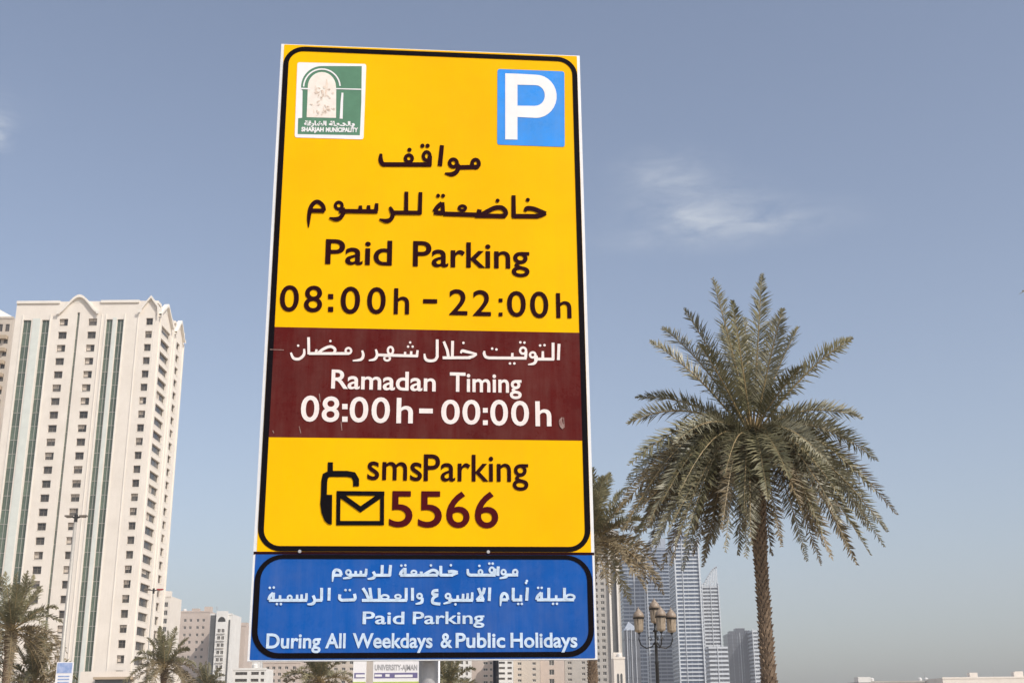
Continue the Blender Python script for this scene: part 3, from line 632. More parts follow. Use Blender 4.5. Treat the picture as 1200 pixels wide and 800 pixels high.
# podium of the tower with canopy
pz = at(130, 786, 262).z; x0 = at(94, 790, 262).x; x1 = at(190, 790, 262).x
pod = thing('shop_podium', 'low cream shop block with brown canopy at the foot of the cream tower', 'shop building', ((x0 + x1) / 2, 262, 0))
w = (x1 - x0) / 2; b = MB()
ph = [(-w + 1 + k * 4.0, -w + 4.2 + k * 4.0, .3, pz - 3.0) for k in range(int(2 * w / 4.0))]
ph = facade(b, front, -w, w, 0, pz, ph, .5); b.quad((-w, 0, 0), (-w, 15, 0), (-w, 15, pz), (-w, 0, pz)); b.quad((w, 0, 0), (w, 15, 0), (w, 15, pz), (w, 0, pz)); b.quad((-w, 0, pz - .01), (w, 0, pz - .01), (w, 15, pz - .01), (-w, 15, pz - .01))
b.build('wall', M['stone'], pod); put_windows(pod, front, ph, .45, 0, 'small', sill=False)
b = MB(); b.box(-w + 3.5, w - 6, -2.2, -.01, pz - 1.7, pz - 1.2); b.build('canopy', M['stone_brown'], pod)
b = MB(); b.box(-w + 3.8, w - 6.4, -1.6, -.02, pz - 2.8, pz - 1.72); b.build('fascia', M['darkpanel'], pod)

def block(label, px0, px1, ytop, D, depth, wallm, cols=(), row0=None, rowpx=9.0, nrow=8, wh=.5, wmin=3.0, name='apartment_building', cat='apartment building', group=None, kind='small', yref=None, extra=None, sidecols=(), hidebase=True, recess=.3):
    """plain block built to metres from photo measurements; cols = [(px centre, px width)]"""
    yr = yref or ytop; A = at(px0, yr, D); B = at(px1, yr, D); z = at((px0 + px1) / 2, ytop, D).z; cx = (A.x + B.x) / 2; w = (B.x - A.x) / 2
    t = thing(name, label, cat, (cx, D, 0), 0, group); holes = []
    fh = (at(600, (row0 or ytop + 6), D).z - at(600, (row0 or ytop + 6) + rowpx, D).z)
    zr = at((px0 + px1) / 2, row0 or ytop + 6, D).z
    for (c, cw) in cols:
        xc = at(c, yr, D).x - cx; ww = (at(c + cw / 2, yr, D).x - at(c - cw / 2, yr, D).x) / 2
        for k in range(nrow):
            zz = zr - fh * k
            if zz - fh * wh < 1: continue
            holes.append((xc - ww, xc + ww, zz - fh * wh / 2, zz + fh * wh / 2))
    b = MB(); hh = facade(b, front, -w, w, 0, z, holes, recess)
    shs = []
    for (dc, dw) in sidecols:
        for k in range(nrow): shs.append((dc - dw / 2, dc + dw / 2, zr - fh * k - fh * wh / 2, zr - fh * k + fh * wh / 2))
    s_sign = -1 if cx > 0 else 1; msd = (lambda a, bb, d: (w * s_sign - d * s_sign, a, bb))
    hs_ = facade(b, msd, 0, depth, 0, z, shs, recess)
    b.quad((-w * s_sign, 0, 0), (-w * s_sign, depth, 0), (-w * s_sign, depth, z), (-w * s_sign, 0, z)); b.quad((-w, depth, 0), (w, depth, 0), (w, depth, z), (-w, depth, z))
    b.quad((-w, 0, z - .5), (w, 0, z - .5), (w, depth, z - .5), (-w, depth, z - .5)); b.box(-w - .15, w + .15, -.15, .0 - .002, z - .45, z + .25)
    b.build('wall', wallm, t); put_windows(t, front, hh, recess - .05, 0, kind, sub=False)
    put_windows(t, msd, hs_, recess - .05, R(90 * s_sign), kind, sub=False)
    if extra: extra(t, w, z, fh)
    cr = random.Random(label)
    for k in range(2 + int(w / 6)):
        x_ = cr.uniform(-w * .8, w * .8); y_ = cr.uniform(1.5, depth * .5)
        if cr.random() < .5: b = MB(); b.lathe(x_, y_, [(.9, z - .49), (.9, z + 1.3), (.5, z + 1.6)], 10); b.build('water_tank', M['white_wall'], t)
        elif cr.random() < .6: b = MB(); b.box(x_ - 1.6, x_ + 1.6, y_, y_ + 3, z - .49, z + cr.uniform(1.4, 2.6)); b.build('stair_head', wallm, t)
        else: b = MB(); b.tube([(x_, y_, z - .49), (x_, y_, z + 4)], .07, 4); b.box(x_ - .6, x_ + .6, y_ - .05, y_ + .05, z + 3.2, z + 3.3); b.box(x_ - .4, x_ + .4, y_ - .05, y_ + .05, z + 2.6, z + 2.7); b.build('aerial', M['galv'], t)
    return t
# brown tower at the left margin
def ex_brown(t, w, z, fh):
    b = MB(); b.v = [(-w, -.2, z), (w, -.2, z), (w, 12, z), (-w, 12, z), (-w + 2, 3, z + 4.5), (-w + 2, 9, z + 4.5)]; b.f = [(0, 1, 4), (1, 2, 5, 4), (2, 3, 5), (3, 0, 4, 5)]; b.m = [0] * 4; b.build('roof', M['stone_trim'], t)
    for k in range(1, 22):
        bb = MB(); bb.box(w - 6.5, w - 1.0, -1.3, -.01, z - 3 - fh * k, z - 3 - fh * k + 1.05); bb.build('balcony', M['stone_brown'], t)
block('brown and cream tower with balconies at the left photo margin', -22, 16, 372, 330, 14, M['beige'], cols=[(-8, 5), (2, 5), (10, 5)], row0=384, rowpx=14.5, nrow=24, wh=.6, name='apartment_tower', cat='apartment tower', kind='cross', extra=ex_brown)
block('narrow cream block peeping out right of the cream tower', 183, 200.3, 698, 480, 16, M['stone'], cols=[(186, 4.6), (195.2, 4.8)], row0=708, rowpx=9.6, nrow=13, wh=.62, kind='small')
block('wide pinkish block with four columns of small windows left of arched bay', 199, 246.5, 716, 560, 20, M['pinkbeige'], cols=[(204.3, 3.2), (217.8, 3.0), (224.2, 3.0), (232.6, 3.0), (239.2, 3.0)], row0=726.5, rowpx=8.5, nrow=10, wh=.42)
def ex_arch(t, w, z, fh):
    b = MB(); b.box(-w * .42, w * .62, -.9, -.01, 0, z + 1.2)
    t_ = b.build('bay', M['white_wall'], t)
    x0, x1 = -w * .42 + .8, w * .62 - .8; xc = (x0 + x1) / 2; r = (x1 - x0) / 2
    b = MB(); pts = [(xc + r * math.cos(R(a)), -.93, z - 3.4 + r * 1.25 * math.sin(R(a))) for a in range(0, 181, 15)] ; b.v = pts; b.f = [tuple(range(len(pts)))]; b.m = [0]; b.build('arched_window', M['glass_dark'], t)
    f, g, s = win_meshes(r * .8, fh * .55, 'small')
    for k in range(9):
        for sx in (-.5, .5): wv = ob('window', f, t, (xc + sx * r, -.97, z - 7.2 - fh * k)); ob('pane', g, wv)
        b = MB(); b.box(xc - r, xc + r, -1.5, -.92, z - 7.2 - fh * k - fh * .42, z - 7.2 - fh * k - fh * .3); b.build('balcony', M['white_wall'], t)
    b = MB(); b.box(-w + .2, -w * .42 - .02, -.2, -.01, 0, z - .6); b.build('dark_panel', M['darkpanel'], t)
    b = MB(); b.box(w * .70, w * .84, -.25, -.01, 0, z - 2.5); b.build('dark_panel', M['darkpanel'], t)
block('white bay with arched top window between dark glazed strips', 246.8, 272.5, 719, 540, 18, M['white_wall'], extra=ex_arch, rowpx=8.4)
block('pinkish slab with one column of small windows right of arched bay', 272.8, 288, 732, 565, 18, M['pinkbeige'], cols=[(280, 3.6)], row0=739, rowpx=8.0, nrow=9, wh=.5)
block('pale narrow slab touching the left edge of the sign', 288.3, 300, 741, 590, 18, M['white_wall'], cols=[(294, 2.5)], row0=748, rowpx=8, nrow=8, wh=.35)
block('low white block with long dark windows below the sign left corner', 273, 312, 783, 400, 12, M['white_wall'], cols=[(283, 14), (299, 9), (308, 4)], row0=788.5, rowpx=8, nrow=6, wh=.45, kind='wide')
block('low beige block with brown windows behind the drooping palm fronds', 308, 352, 775, 460, 14, M['pinkbeige'], cols=[(314, 4), (321, 4), (328, 4), (336, 4), (345, 4)], row0=782, rowpx=7.5, nrow=6, wh=.5)
block('cream block behind the white billboards', 352, 432, 770, 480, 16, M['beige'], cols=[(k, 4.5) for k in range(358, 430, 9)], row0=776, rowpx=7.5, nrow=6, wh=.5)
block('grey white block with pale vertical ribs right of the sign post', 514, 551, 766, 430, 15, M['white_wall'], cols=[(520, 3), (527, 3), (535, 3.4), (541, 3.4), (547, 3)], row0=776, rowpx=6.5, nrow=6, wh=.62)
block('plain pink beige block left of the dark lamp pole', 551.3, 578, 764, 450, 15, M['pinkbeige'], cols=[(569, 5.5), (575.5, 3.5)], row0=776.5, rowpx=7.4, nrow=6, wh=.45)
block('beige block with white banded balconies right of the dark lamp pole', 578.4, 601, 762, 440, 15, M['white_wall'], cols=[(588, 7), (597, 5)], row0=776, rowpx=6.2, nrow=6, wh=.42, kind='wide')
block('beige slab with two window columns under the middle of the sign', 601.3, 632.5, 760, 455, 15, M['beige'], cols=[(608.6, 4.6), (625.5, 4.2)], row0=777, rowpx=6.6, nrow=6, wh=.5)
block('plain pinkish slab with faint dark recess under the sign', 632.8, 661, 758, 470, 15, M['pinkbeige'], cols=[(646, 6)], row0=776, rowpx=11, nrow=4, wh=.6)
block('beige slab with one window column left of the palm trunk', 661.3, 690, 756, 475, 15, M['greybeige'], cols=[(667, 5), (683, 4)], row0=776, rowpx=6.6, nrow=6, wh=.5)
def ex_beigetower(t, w, z, fh):
    b = MB(); b.box(w * .20, w * .34, -1.2, -.01, 0, z - 6); b.build('pilaster', M['stone_trim'], t)
    b = MB(); b.box(w * .74, w * .86, -1.2, -.01, 0, z - 6); b.build('pilaster', M['stone_trim'], t)
    b = MB(); b.box(w * .36, w * .72, -.15, -.01, 0, z - 14); b.build('dark_panel', M['darkpanel'], t)
    b = MB(); b.box(-w * .55, w * .4, 2, 12, z - .4, z + 7)
    b.build('roof_block', M['stone_trim'], t)
    for k in range(4):
        b = MB(); b.box(-w * .5 + k * w * .22, -w * .5 + k * w * .22 + w * .12, 1.8, 1.99, z + 1, z + 6); b.build('lattice', M['glass_dark'], t)
block('tall beige tower with a column of small windows right of the sign', 694, 727, 622, 520, 20, M['greybeige'], cols=[(698.5, 4.4), (706.0, 4.4)], row0=640, rowpx=7.2, nrow=28, wh=.55, yref=700, name='apartment_tower', cat='apartment tower', extra=ex_beigetower)
def ex_gothic(t, w, z, fh):
    for k in range(2):
        b = MB(); xc = -w * .3 + k * w * .6; r = w * .2
        pts = [(xc + r, -.05, 0), (xc + r, -.05, z - 6)] + [(xc + r * math.cos(R(a)), -.05, z - 6 + r * 1.8 * math.sin(R(a))) for a in range(15, 180, 15)] + [(xc - r, -.05, z - 6), (xc - r, -.05, 0)]
        b.v = pts; b.f = [tuple(range(len(pts)))]; b.m = [0]; b.build('arched_recess', M['darkpanel'], t)
block('low cream block with tall arched recesses at the foot of beige tower', 719, 732, 770, 430, 12, M['stone'], extra=ex_gothic)

# blue glass towers far behind
def glass_tower(label, px0, px1, ytop, D, depth, fpx, glassm, bandm, yref=720, fins=(), band=.36, cap=None, out=.5, groups='blue glass towers on the far shore', name='glass_tower'):
    A = at(px0, yref, D); B = at(px1, yref, D); z = at((px0 + px1) / 2, ytop, D).z; cx = (A.x + B.x) / 2; w = (B.x - A.x) / 2
    t = thing(name, label, 'glass tower', (cx, D, 0), 0, groups)
    b = MB(); b.box(-w, w, 0, depth, 0, z); b.build('glazing', glassm, t)
    fh = at(600, yref, D).z - at(600, yref + fpx, D).z; bm = MB(); bm.box(-w - out, w + out, -out, depth + out, 0, fh * band); me = bm.mesh('floor_band', bandm)
    k = 0
    while z - fh * k - fh > 5: ob('floor_band', me, t, (0, 0, z - fh * (k + .5))); k += 1
    for (p, q, o_) in fins:
        x0_, x1_ = at(p, yref, D).x - cx, at(q, yref, D).x - cx; b = MB(); b.box(x0_, x1_, -out - o_, -out - .01, 0, z + o_ * 3); b.build('fin', M['band_white'], t)
    ml = MB()
    nm = max(3, int(2 * w / 4.5))
    for j in range(1, nm): x = -w + 2 * w * j / nm; ml.box(x - .12, x + .12, -.2, -.01, 0, z - .5)
    ml.build('mullion', M['band'], t)
    if cap: cap(t, w, z, fh, depth)
    return t
def cap_step(t, w, z, fh, dp):
    b = MB(); b.box(-w * .5, w * .5, 2, dp - 2, z + .01, z + 9); b.build('roof_block', M['band'], t)
def cap_slope(t, w, z, fh, dp):
    b = MB(); b.v = [(-w, 0, z), (w, 0, z), (w, dp, z), (-w, dp, z), (-w, 0, z + 12), (-w * .1, 0, z + 9), (-w * .1, dp, z + 9), (-w, dp, z + 12)]
    b.f = [(0, 1, 5, 4), (2, 3, 7, 6), (1, 2, 6, 5), (4, 5, 6, 7), (0, 4, 7, 3)]; b.m = [0] * 5; b.build('sloped_crown', M['glass_blue'], t)
    for k in range(2): bb = MB(); bb.box(-w - .3, w * (.62 - (k + 1) * .3), -.5, -.02, z + 3.6 * k + 2, z + 3.6 * k + 3.2); bb.build('crown_rib', M['band'], t)
def cap_curve(t, w, z, fh, dp):
    b = MB(); pr = [(-w + 2 * w * k / 10, z + 16 * math.sin(math.pi * .5 * k / 10) ** 1.3 ) for k in range(11)]
    for k in range(10):
        (x, a), (x2, a2) = pr[k], pr[k + 1]
        b.box(x, x + .9, -.4, .5, z, a); b.quad((x, -.4, a - 1.2), (x2, -.4, a2 - 1.2), (x2, -.4, a2), (x, -.4, a)); b.quad((x, -.4, a), (x2, -.4, a2), (x2, 3, a2), (x, 3, a))
    b.build('curved_crown', M['band_white'], t)
glass_tower('blue grey glass tower with banded floors, left of the lantern post', 731, 757.5, 652, 1000, 30, 4.5, M['glass_blue'], M['band'], fins=[(744, 745, .8), (756, 757, .8)], cap=cap_step)
glass_tower('blue banded glass tower directly behind the lantern post', 758, 792.8, 642, 1060, 30, 4.2, M['glass_blue'], M['band'], fins=[(759, 760, .8)], cap=cap_step)
glass_tower('tallest blue glass tower with sloped crown and white edges', 793.2, 823, 636, 960, 34, 4.55, M['glass_blue'], M['band_white'], fins=[(793.0, 794.4, 1.2), (802, 802.7, .6), (821.5, 823, 1.2)], cap=cap_slope, band=.38)
glass_tower('white latticed tower with curved crown right of tallest glass tower', 824, 843.8, 686, 1020, 26, 4.3, M['glass_grey'], M['band_white'], fins=[(824, 824.8, .8), (834, 834.6, .5), (843, 843.8, .8)], cap=cap_curve, band=.42)
glass_tower('short banded block at the foot of the latticed tower', 829, 849.5, 757, 900, 20, 5.0, M['glass_grey'], M['band_white'], fins=[(838, 838.8, .5)], band=.45)
def cap_point(t, w, z, fh, dp):
    b = MB(); b.v = [(-w, -.5, z), (w, -.5, z), (w, dp, z), (-w, dp, z), (-w * .3, 4, z + 6)]; b.f = [(0, 1, 4), (1, 2, 4), (2, 3, 4), (3, 0, 4)]; b.m = [0] * 4; b.build('pointed_crown', M['band'], t)
glass_tower('dark slate slab with vertical ribs left of the lantern post', 730.5, 748.5, 738, 820, 20, 22, M['glass_grey'], M['glass_grey'], fins=[(733.5, 734.2, .6), (738.5, 739.1, .5), (743.5, 744.1, .5)], band=.06, cap=cap_point)
def cap_irr(t, w, z, fh, dp):
    for (a, c, h) in ((-.8, -.35, 2.5), (-.3, .45, 5), (.5, .85, 3)):
        b = MB(); b.box(w * a, w * c, 1, 12, z + .01, z + h); b.build('roof_block', M['glass_grey'], t)
glass_tower('plain grey rounded tower between glass towers and palm trunk', 851, 879.5, 742, 1150, 24, 4.4, M['glass_grey'], M['glass_grey'], fins=[(865, 865.5, .3)], band=.18, cap=cap_irr, out=.35)
glass_tower('thin white gridded slab half hidden by the palm trunk', 880, 888, 738, 1130, 20, 4.4, M['glass_grey'], M['band_white'], fins=[(880, 880.8, .5), (887, 888, .5)], band=.5)
# low long buildings at the right
DR = 520
def ex_box(t, w, z, fh):
    b = MB(); b.box(-w + .2, -w + 5.4, -.6, 6, z - .3, z + 1.9)
    b.build('roof_block', M['white_wall'], t)
block('long low grey roofed building right of the palm trunk', 1005, 1104, 797.8, DR, 18, M['greybeige'], cols=[(k, 5) for k in range(1012, 1100, 9)], row0=806, rowpx=8, nrow=2, wh=.4, extra=ex_box, name='low_building', cat='low building')
block('long low sandy building at the lower right corner', 1104.3, 1330, 792.6, DR - 20, 20, M['stone'], cols=[(k, 6) for k in range(1112, 1320, 11)], row0=801.5, rowpx=9, nrow=2, wh=.4, name='low_building', cat='low building')

# ------------------------------------------------------------------ palms
def bez(p0, p1, p2, t): return p0 * (1 - t) ** 2 + p1 * (2 * t * (1 - t)) + p2 * t * t
def frond_geo(p0, p1, p2, rnd, n=62, lmax=.46, wl=.017, twist=0.0, dens=1.0, bare=.10):
    b = MB(); pts = [bez(p0, p1, p2, k / 14) for k in range(15)]; Lf = sum((pts[k + 1] - pts[k]).length for k in range(14))
    b.tube(pts, [.034 * (1 - k / 14) ** .8 + .004 for k in range(15)], 4, m=1)
    n = int(n * dens)
    for k in range(n):
        t = bare + (1 - bare) * (k + .5) / n
        p = bez(p0, p1, p2, t); T = (bez(p0, p1, p2, min(1, t + .02)) - bez(p0, p1, p2, max(0, t - .02))).normalized()
        ref = Vector((0, 0, 1)) if abs(T.z) < .93 else Vector((0.3, -1, 0)).normalized()
        S = T.cross(ref).normalized(); U = S.cross(T).normalized()
        if twist: q = Matrix.Rotation(twist * t, 3, T); S = q @ S; U = q @ U
        prof = max(.22, math.sin(math.pi * min(1, (t * .86 + .12))) ** .55) * (1 if t < .85 else 1 - (t - .85) * 2.6)
        for sg in (-1, 1):
            ang = R(70 - 30 * t + rnd.uniform(-17, 17)); lift = rnd.uniform(.25, .9) if rnd.random() < .6 else rnd.uniform(-.45, .25)
            ln = lmax * prof * rnd.uniform(.78, 1.1)
            d = (T * math.cos(ang) + S * sg * math.sin(ang) + U * lift).normalized()
            w = T.cross(d).cross(d).normalized() if rnd.random() < .5 else (T - d * T.dot(d)).normalized()
            tip = p + d * ln + Vector((0, 0, -.10 * ln * rnd.random())); mid = p + d * ln * .45
            ww = wl * rnd.uniform(.8, 1.2)
            i = len(b.v); b.v += [tuple(p + w * ww * .5), tuple(p - w * ww * .5), tuple(mid - w * ww), tuple(mid + w * ww), tuple(tip)]
            b.f += [(i, i + 1, i + 2, i + 3), (i + 3, i + 2, i + 4)]; b.m += [0, 0]
    return b
def trunk(root, h, r0, r1, lean=(0, 0), boots=True, seed=1, scale=1.0, ring=.085):
    rnd = random.Random(seed); b = MB(); n = max(8, int(h / .25))
    P = lambda t: Vector((lean[0] * t ** 1.5, lean[1] * t ** 1.5, h * t)); rad = lambda t: r0 + (r1 - r0) * t + .03 * math.sin(t * 9)
    b.tube([P(k / n) for k in range(n + 1)], [rad(k / n) * .93 for k in range(n + 1)], 14)
    b.build('trunk', M['trunk'], root, True)
    if not boots: return
    b = MB(); z = .05; row = 0
    while z < h - .05:
        t = z / h; c = P(t); r = rad(t) * .96; m = 9
        for j in range(m):
            a = 2 * math.pi * (j + .5 * (row % 2)) / m + rnd.uniform(-.08, .08); ca, sa = math.cos(a), math.sin(a)
            out = Vector((ca, sa, 0)); tg = Vector((-sa, ca, 0)); hw = r * math.pi / m * 1.05; up = ring * rnd.uniform(1.0, 1.5); ex = rnd.uniform(.035, .10) * (1 + 3.2 * max(0, t - .80) / .20)
            p0_ = c + out * (r * .95)
            A_ = p0_ - tg * hw; B_ = p0_ + tg * hw; C_ = p0_ + out * ex + tg * hw * .55 + Vector((0, 0, up)); D_ = p0_ + out * ex - tg * hw * .55 + Vector((0, 0, up)); E_ = p0_ + Vector((0, 0, up * .93)) + tg * hw * .5; G_ = p0_ + Vector((0, 0, up * .93)) - tg * hw * .5
            b.quad(A_, B_, C_, D_); b.quad(D_, C_, E_, G_); b.tri(B_, E_, C_); b.tri(A_, D_, G_)
        z += ring; row += 1
    o = b.build('leaf_base', M['boot'], root); o['kind'] = 'stuff'
def heart(root, c, n, rnd, ln=.8, fruit=True):
    b = MB()
    for k in range(n):
        a = rnd.uniform(0, 2 * math.pi); el = R(rnd.uniform(-35, 60)); d = Vector((math.cos(a) * math.cos(el), math.sin(a) * math.cos(el), math.sin(el)))
        s = c + Vector((d.x * .16, d.y * .16, rnd.uniform(-.55, .15))); b.tube([s, s + d * ln * .5 * rnd.uniform(.6, 1), s + d * ln * rnd.uniform(.6, 1) + Vector((0, 0, -.08))], [.045, .03, .012], 4)
    for k in range(n // 3):
        a = rnd.uniform(0, 2 * math.pi); el = R(rnd.uniform(-30, 45)); d = Vector((math.cos(a) * math.cos(el), math.sin(a) * math.cos(el), math.sin(el)))
        s = c + Vector((d.x * .12, d.y * .12, rnd.uniform(-.35, .2))); b.tube([s, s + d * ln * .8, s + d * ln * 1.25 + Vector((0, 0, -.12))], [.03, .018, .008], 4)
    b.build('frond_stubs', M['rachis'], root)
    if fruit:
        b = MB()
        for k in range(9):
            a = rnd.uniform(0, 2 * math.pi); d = Vector((math.cos(a), math.sin(a), 0)); s = c + d * .12
            for j in range(5):
                q = d + Vector((rnd.uniform(-.4, .4), rnd.uniform(-.4, .4), 0)); b.tube([s, s + q * .4 + Vector((0, 0, .18)), s + q * .75 + Vector((0, 0, -.1))], [.012, .009, .004], 3)
        b.build('fruit_stalks', M['fruit'], root)

DP = 34.0
hp = at(882, 512, DP); base = Vector((at(884, 560, DP).x, DP, 0))
palm = thing('date_palm', 'large date palm with full grey green crown, right of the sign', 'palm tree', base, 0, 'date palms')
trunk(palm, hp.z - .25, .160, .205, lean=(hp.x - base.x, 0), seed=3, ring=.115)
C0 = hp - base
rnd = random.Random(11); heart(palm, C0, 95, rnd, .95)
TIPS = [(835, 326, -.3, .06), (893, 321, .3, .03), (917, 362, -.9, .05), (936, 383, .8, .10), (999, 396, -.3, .14), (801, 362, .5, .12), (762, 400, -.4, .14), (776, 384, 1.0, .16), (858, 352, -1.0, .06),
        (818, 402, -1.5, .10), (872, 372, 1.5, .04), (846, 380, 1.8, .08), (940, 430, -1.9, .12),
        (745, 466, .5, .22), (735, 496, -.6, .30), (737, 545, -.9, .36), (722, 588, .3, .38), (735, 562, 1.4, .36), (756, 622, -1.1, .42), (764, 655, .2, .46), (786, 662, -1.2, .46), (802, 640, -1.9, .46), (824, 664, -.5, .46), (846, 622, -2.2, .44), (838, 596, 1.6, .42), (775, 590, -2.0, .40), (790, 520, -2.5, .30), (778, 610, 1.7, .4),
        (1010, 490, -.3, .30), (1028, 540, .7, .38), (1051, 603, -.4, .42), (1036, 640, .4, .45), (1004, 661, -1.0, .46), (985, 612, -1.9, .44), (946, 657, -.8, .46), (916, 640, -1.6, .42), (1012, 580, 1.5, .40), (962, 602, 1.9, .42), (904, 650, .7, .40), (975, 545, -2.5, .34), (1000, 520, -1.6, .32), (940, 600, -2.4, .4), (1024, 575, -1.1, .42), (965, 640, .9, .45),
        (722, 600, -.2, .30), (728, 622, .7, .28), (738, 642, -.5, .28), (752, 660, .5, .30), (748, 600, -1.4, .22), (764, 640, -1.5, .26), (775, 668, .6, .34), (782, 625, -2.0, .26), (800, 668, -.6, .36), (812, 650, .7, .36), (742, 570, 1.1, .24), (760, 618, 1.8, .28), (1040, 622, -.3, .34), (1020, 650, -.7, .36), (995, 640, 1.2, .36), (975, 655, -1.4, .38),
        (745, 600, -.6, .42), (768, 575, .8, .38), (812, 625, .9, .44), (795, 580, -2.6, .36), (1018, 612, .2, .42), (990, 590, -2.4, .38), (962, 662, .1, .46), (880, 640, -1.6, .42), (893, 615, 2.0, .40),
        (872, 600, -2.5, .36), (900, 585, -2.8, .36), (850, 555, -3.0, .30), (925, 560, -2.9, .30)]
er = random.Random(77)
for k in range(26):                       # fill the hanging skirt between the measured fronds
    a_ = R(er.uniform(-68, 62)); rr2 = er.uniform(.74, .98); sx = math.sin(a_)
    TIPS.append((880 + sx * 172 * rr2 * (1.0 if sx < 0 else 1.02), 505 + (math.cos(a_) * 62 + 95) * rr2, er.uniform(-2.4, 2.2), er.uniform(.36, .48)))
for k, (x, y, dy, arch) in enumerate(TIPS):
    tip = at(x, y, DP + dy) - base; d = tip - C0; ln = d.length
    hor = Vector((d.x, d.y, 0)); down = d.z < -.2
    p0 = C0 + d.normalized() * .12 + Vector((0, 0, rnd.uniform(-.22, .12)))
    p1 = C0 + d * .42 + Vector((0, 0, arch * ln * 1.05)) if down else C0 + d * .5 + Vector((0, 0, arch * ln))
    low = y > 590
    g = frond_geo(p0, p1, tip, rnd, n=118, lmax=rnd.uniform(.54, .66), wl=rnd.uniform(.017, .022), twist=rnd.uniform(-1.1, 1.1), bare=.16)
    lm_ = M['leaf_dry'] if (low and rnd.random() < .55) else (M['leaf_grey'] if rnd.random() < .5 else M['leaf'])
    g.build('frond', [lm_, M['rachis']], palm)

# prototype fronds for the other palms (root at origin, heading +X)
def proto(el, L, droop, seed, n=36, wl=.024, lmax=.5):
    r_ = random.Random(seed); d = Vector((math.cos(R(el)), 0, math.sin(R(el)))); p0 = d * .1; p1 = d * L * .55
    p2 = Vector((d.x * L * .92, 0, d.z * L - droop * L)); return frond_geo(p0, p1, p2, r_, n=n, wl=wl, lmax=lmax, twist=r_.uniform(-.4, .4), bare=.14).mesh('frond', [M['leaf'], M['rachis']])
PROTO = [(78, .12), (66, .25), (52, .42), (38, .55), (25, .68), (12, .78), (0, .85), (-12, .8)]
def small_palm(label, px, py, D, L=3.6, seed=1, n=34, dry=.2, minel=-99, group='date palms', dsc=1.0, boots=True, nn=60, wl=.030, r=.19):
    c = at(px, py, D); root = thing('date_palm', label, 'palm tree', (c.x, c.y, 0), 0, group); r_ = random.Random(seed)
    trunk(root, c.z - .2, r, r * 1.2, boots=boots, seed=seed, ring=.12)
    me = [(el, proto(el, L, dr * dsc, seed * 10 + k, nn, wl, .62)) for k, (el, dr) in enumerate(PROTO) if el > minel]
    med = []
    for el, m_ in me: q = m_.copy(); q.materials[0] = M['leaf_dry']; med.append(q)
    az = r_.uniform(0, 360)
    for k in range(n):
        i = min(len(me) - 1, int(len(me) * (k + .5) / n)); isdry = (me[i][0] < 30 and r_.random() < dry * 2)
        o = ob('frond', med[i] if isdry else me[i][1], root, (0, 0, c.z - r_.uniform(0, .3)), 0)
        o.rotation_euler = (r_.uniform(-.15, .15), R(r_.uniform(-7, 7)), R(az)); az += 137.5 + r_.uniform(-14, 14)
    heart(root, Vector((0, 0, c.z)), 18, r_, fruit=False); return root
small_palm('brownish date palm half hidden behind the right edge of the sign', 690, 632, 56, 3.7, 5, 60, .45, dsc=.62)
small_palm('date palm with arching fronds in front of the cream tower, left margin', 14, 738, 84, 4.8, 6, 50, .35, r=.24)
small_palm('shorter date palm below the left margin palm', 40, 800, 88, 4.2, 7, 40, .4)
small_palm('date palm with upright fan at the foot of the cream tower', 193, 781, 112, 4.3, 8, 40, .35, wl=.032)
small_palm('date palm in front of the pinkish block with small windows', 243, 806, 150, 3.8, 9, 26, .3, wl=.036)
small_palm('bushy date palm below the left part of the blue panel', 374, 797, 105, 4.6, 10, 44, .4, wl=.034)
small_palm('dry date palm just right of the sign post', 524, 806, 100, 4.2, 12, 38, .6, wl=.032)
small_palm('date palm with straight brown trunk outside the right photo margin', 1372, 322, 25, 3.1, 13, 30, .2, group='date palms')
# the one frond of that palm that reaches into view
last = bpy.data.objects['date_palm.008'] if 'date_palm.008' in bpy.data.objects else None
if last:
    c = at(1372, 322, 25); r0_ = Vector((c.x, c.y, 0)); tip = at(1195, 344, 24.6) - r0_; p0 = c - r0_
    frond_geo(p0, (p0 + tip) / 2 + Vector((0, 0, .75)), tip, random.Random(3), n=50, lmax=.30, wl=.018).build('frond', [M['leaf'], M['rachis']], last)

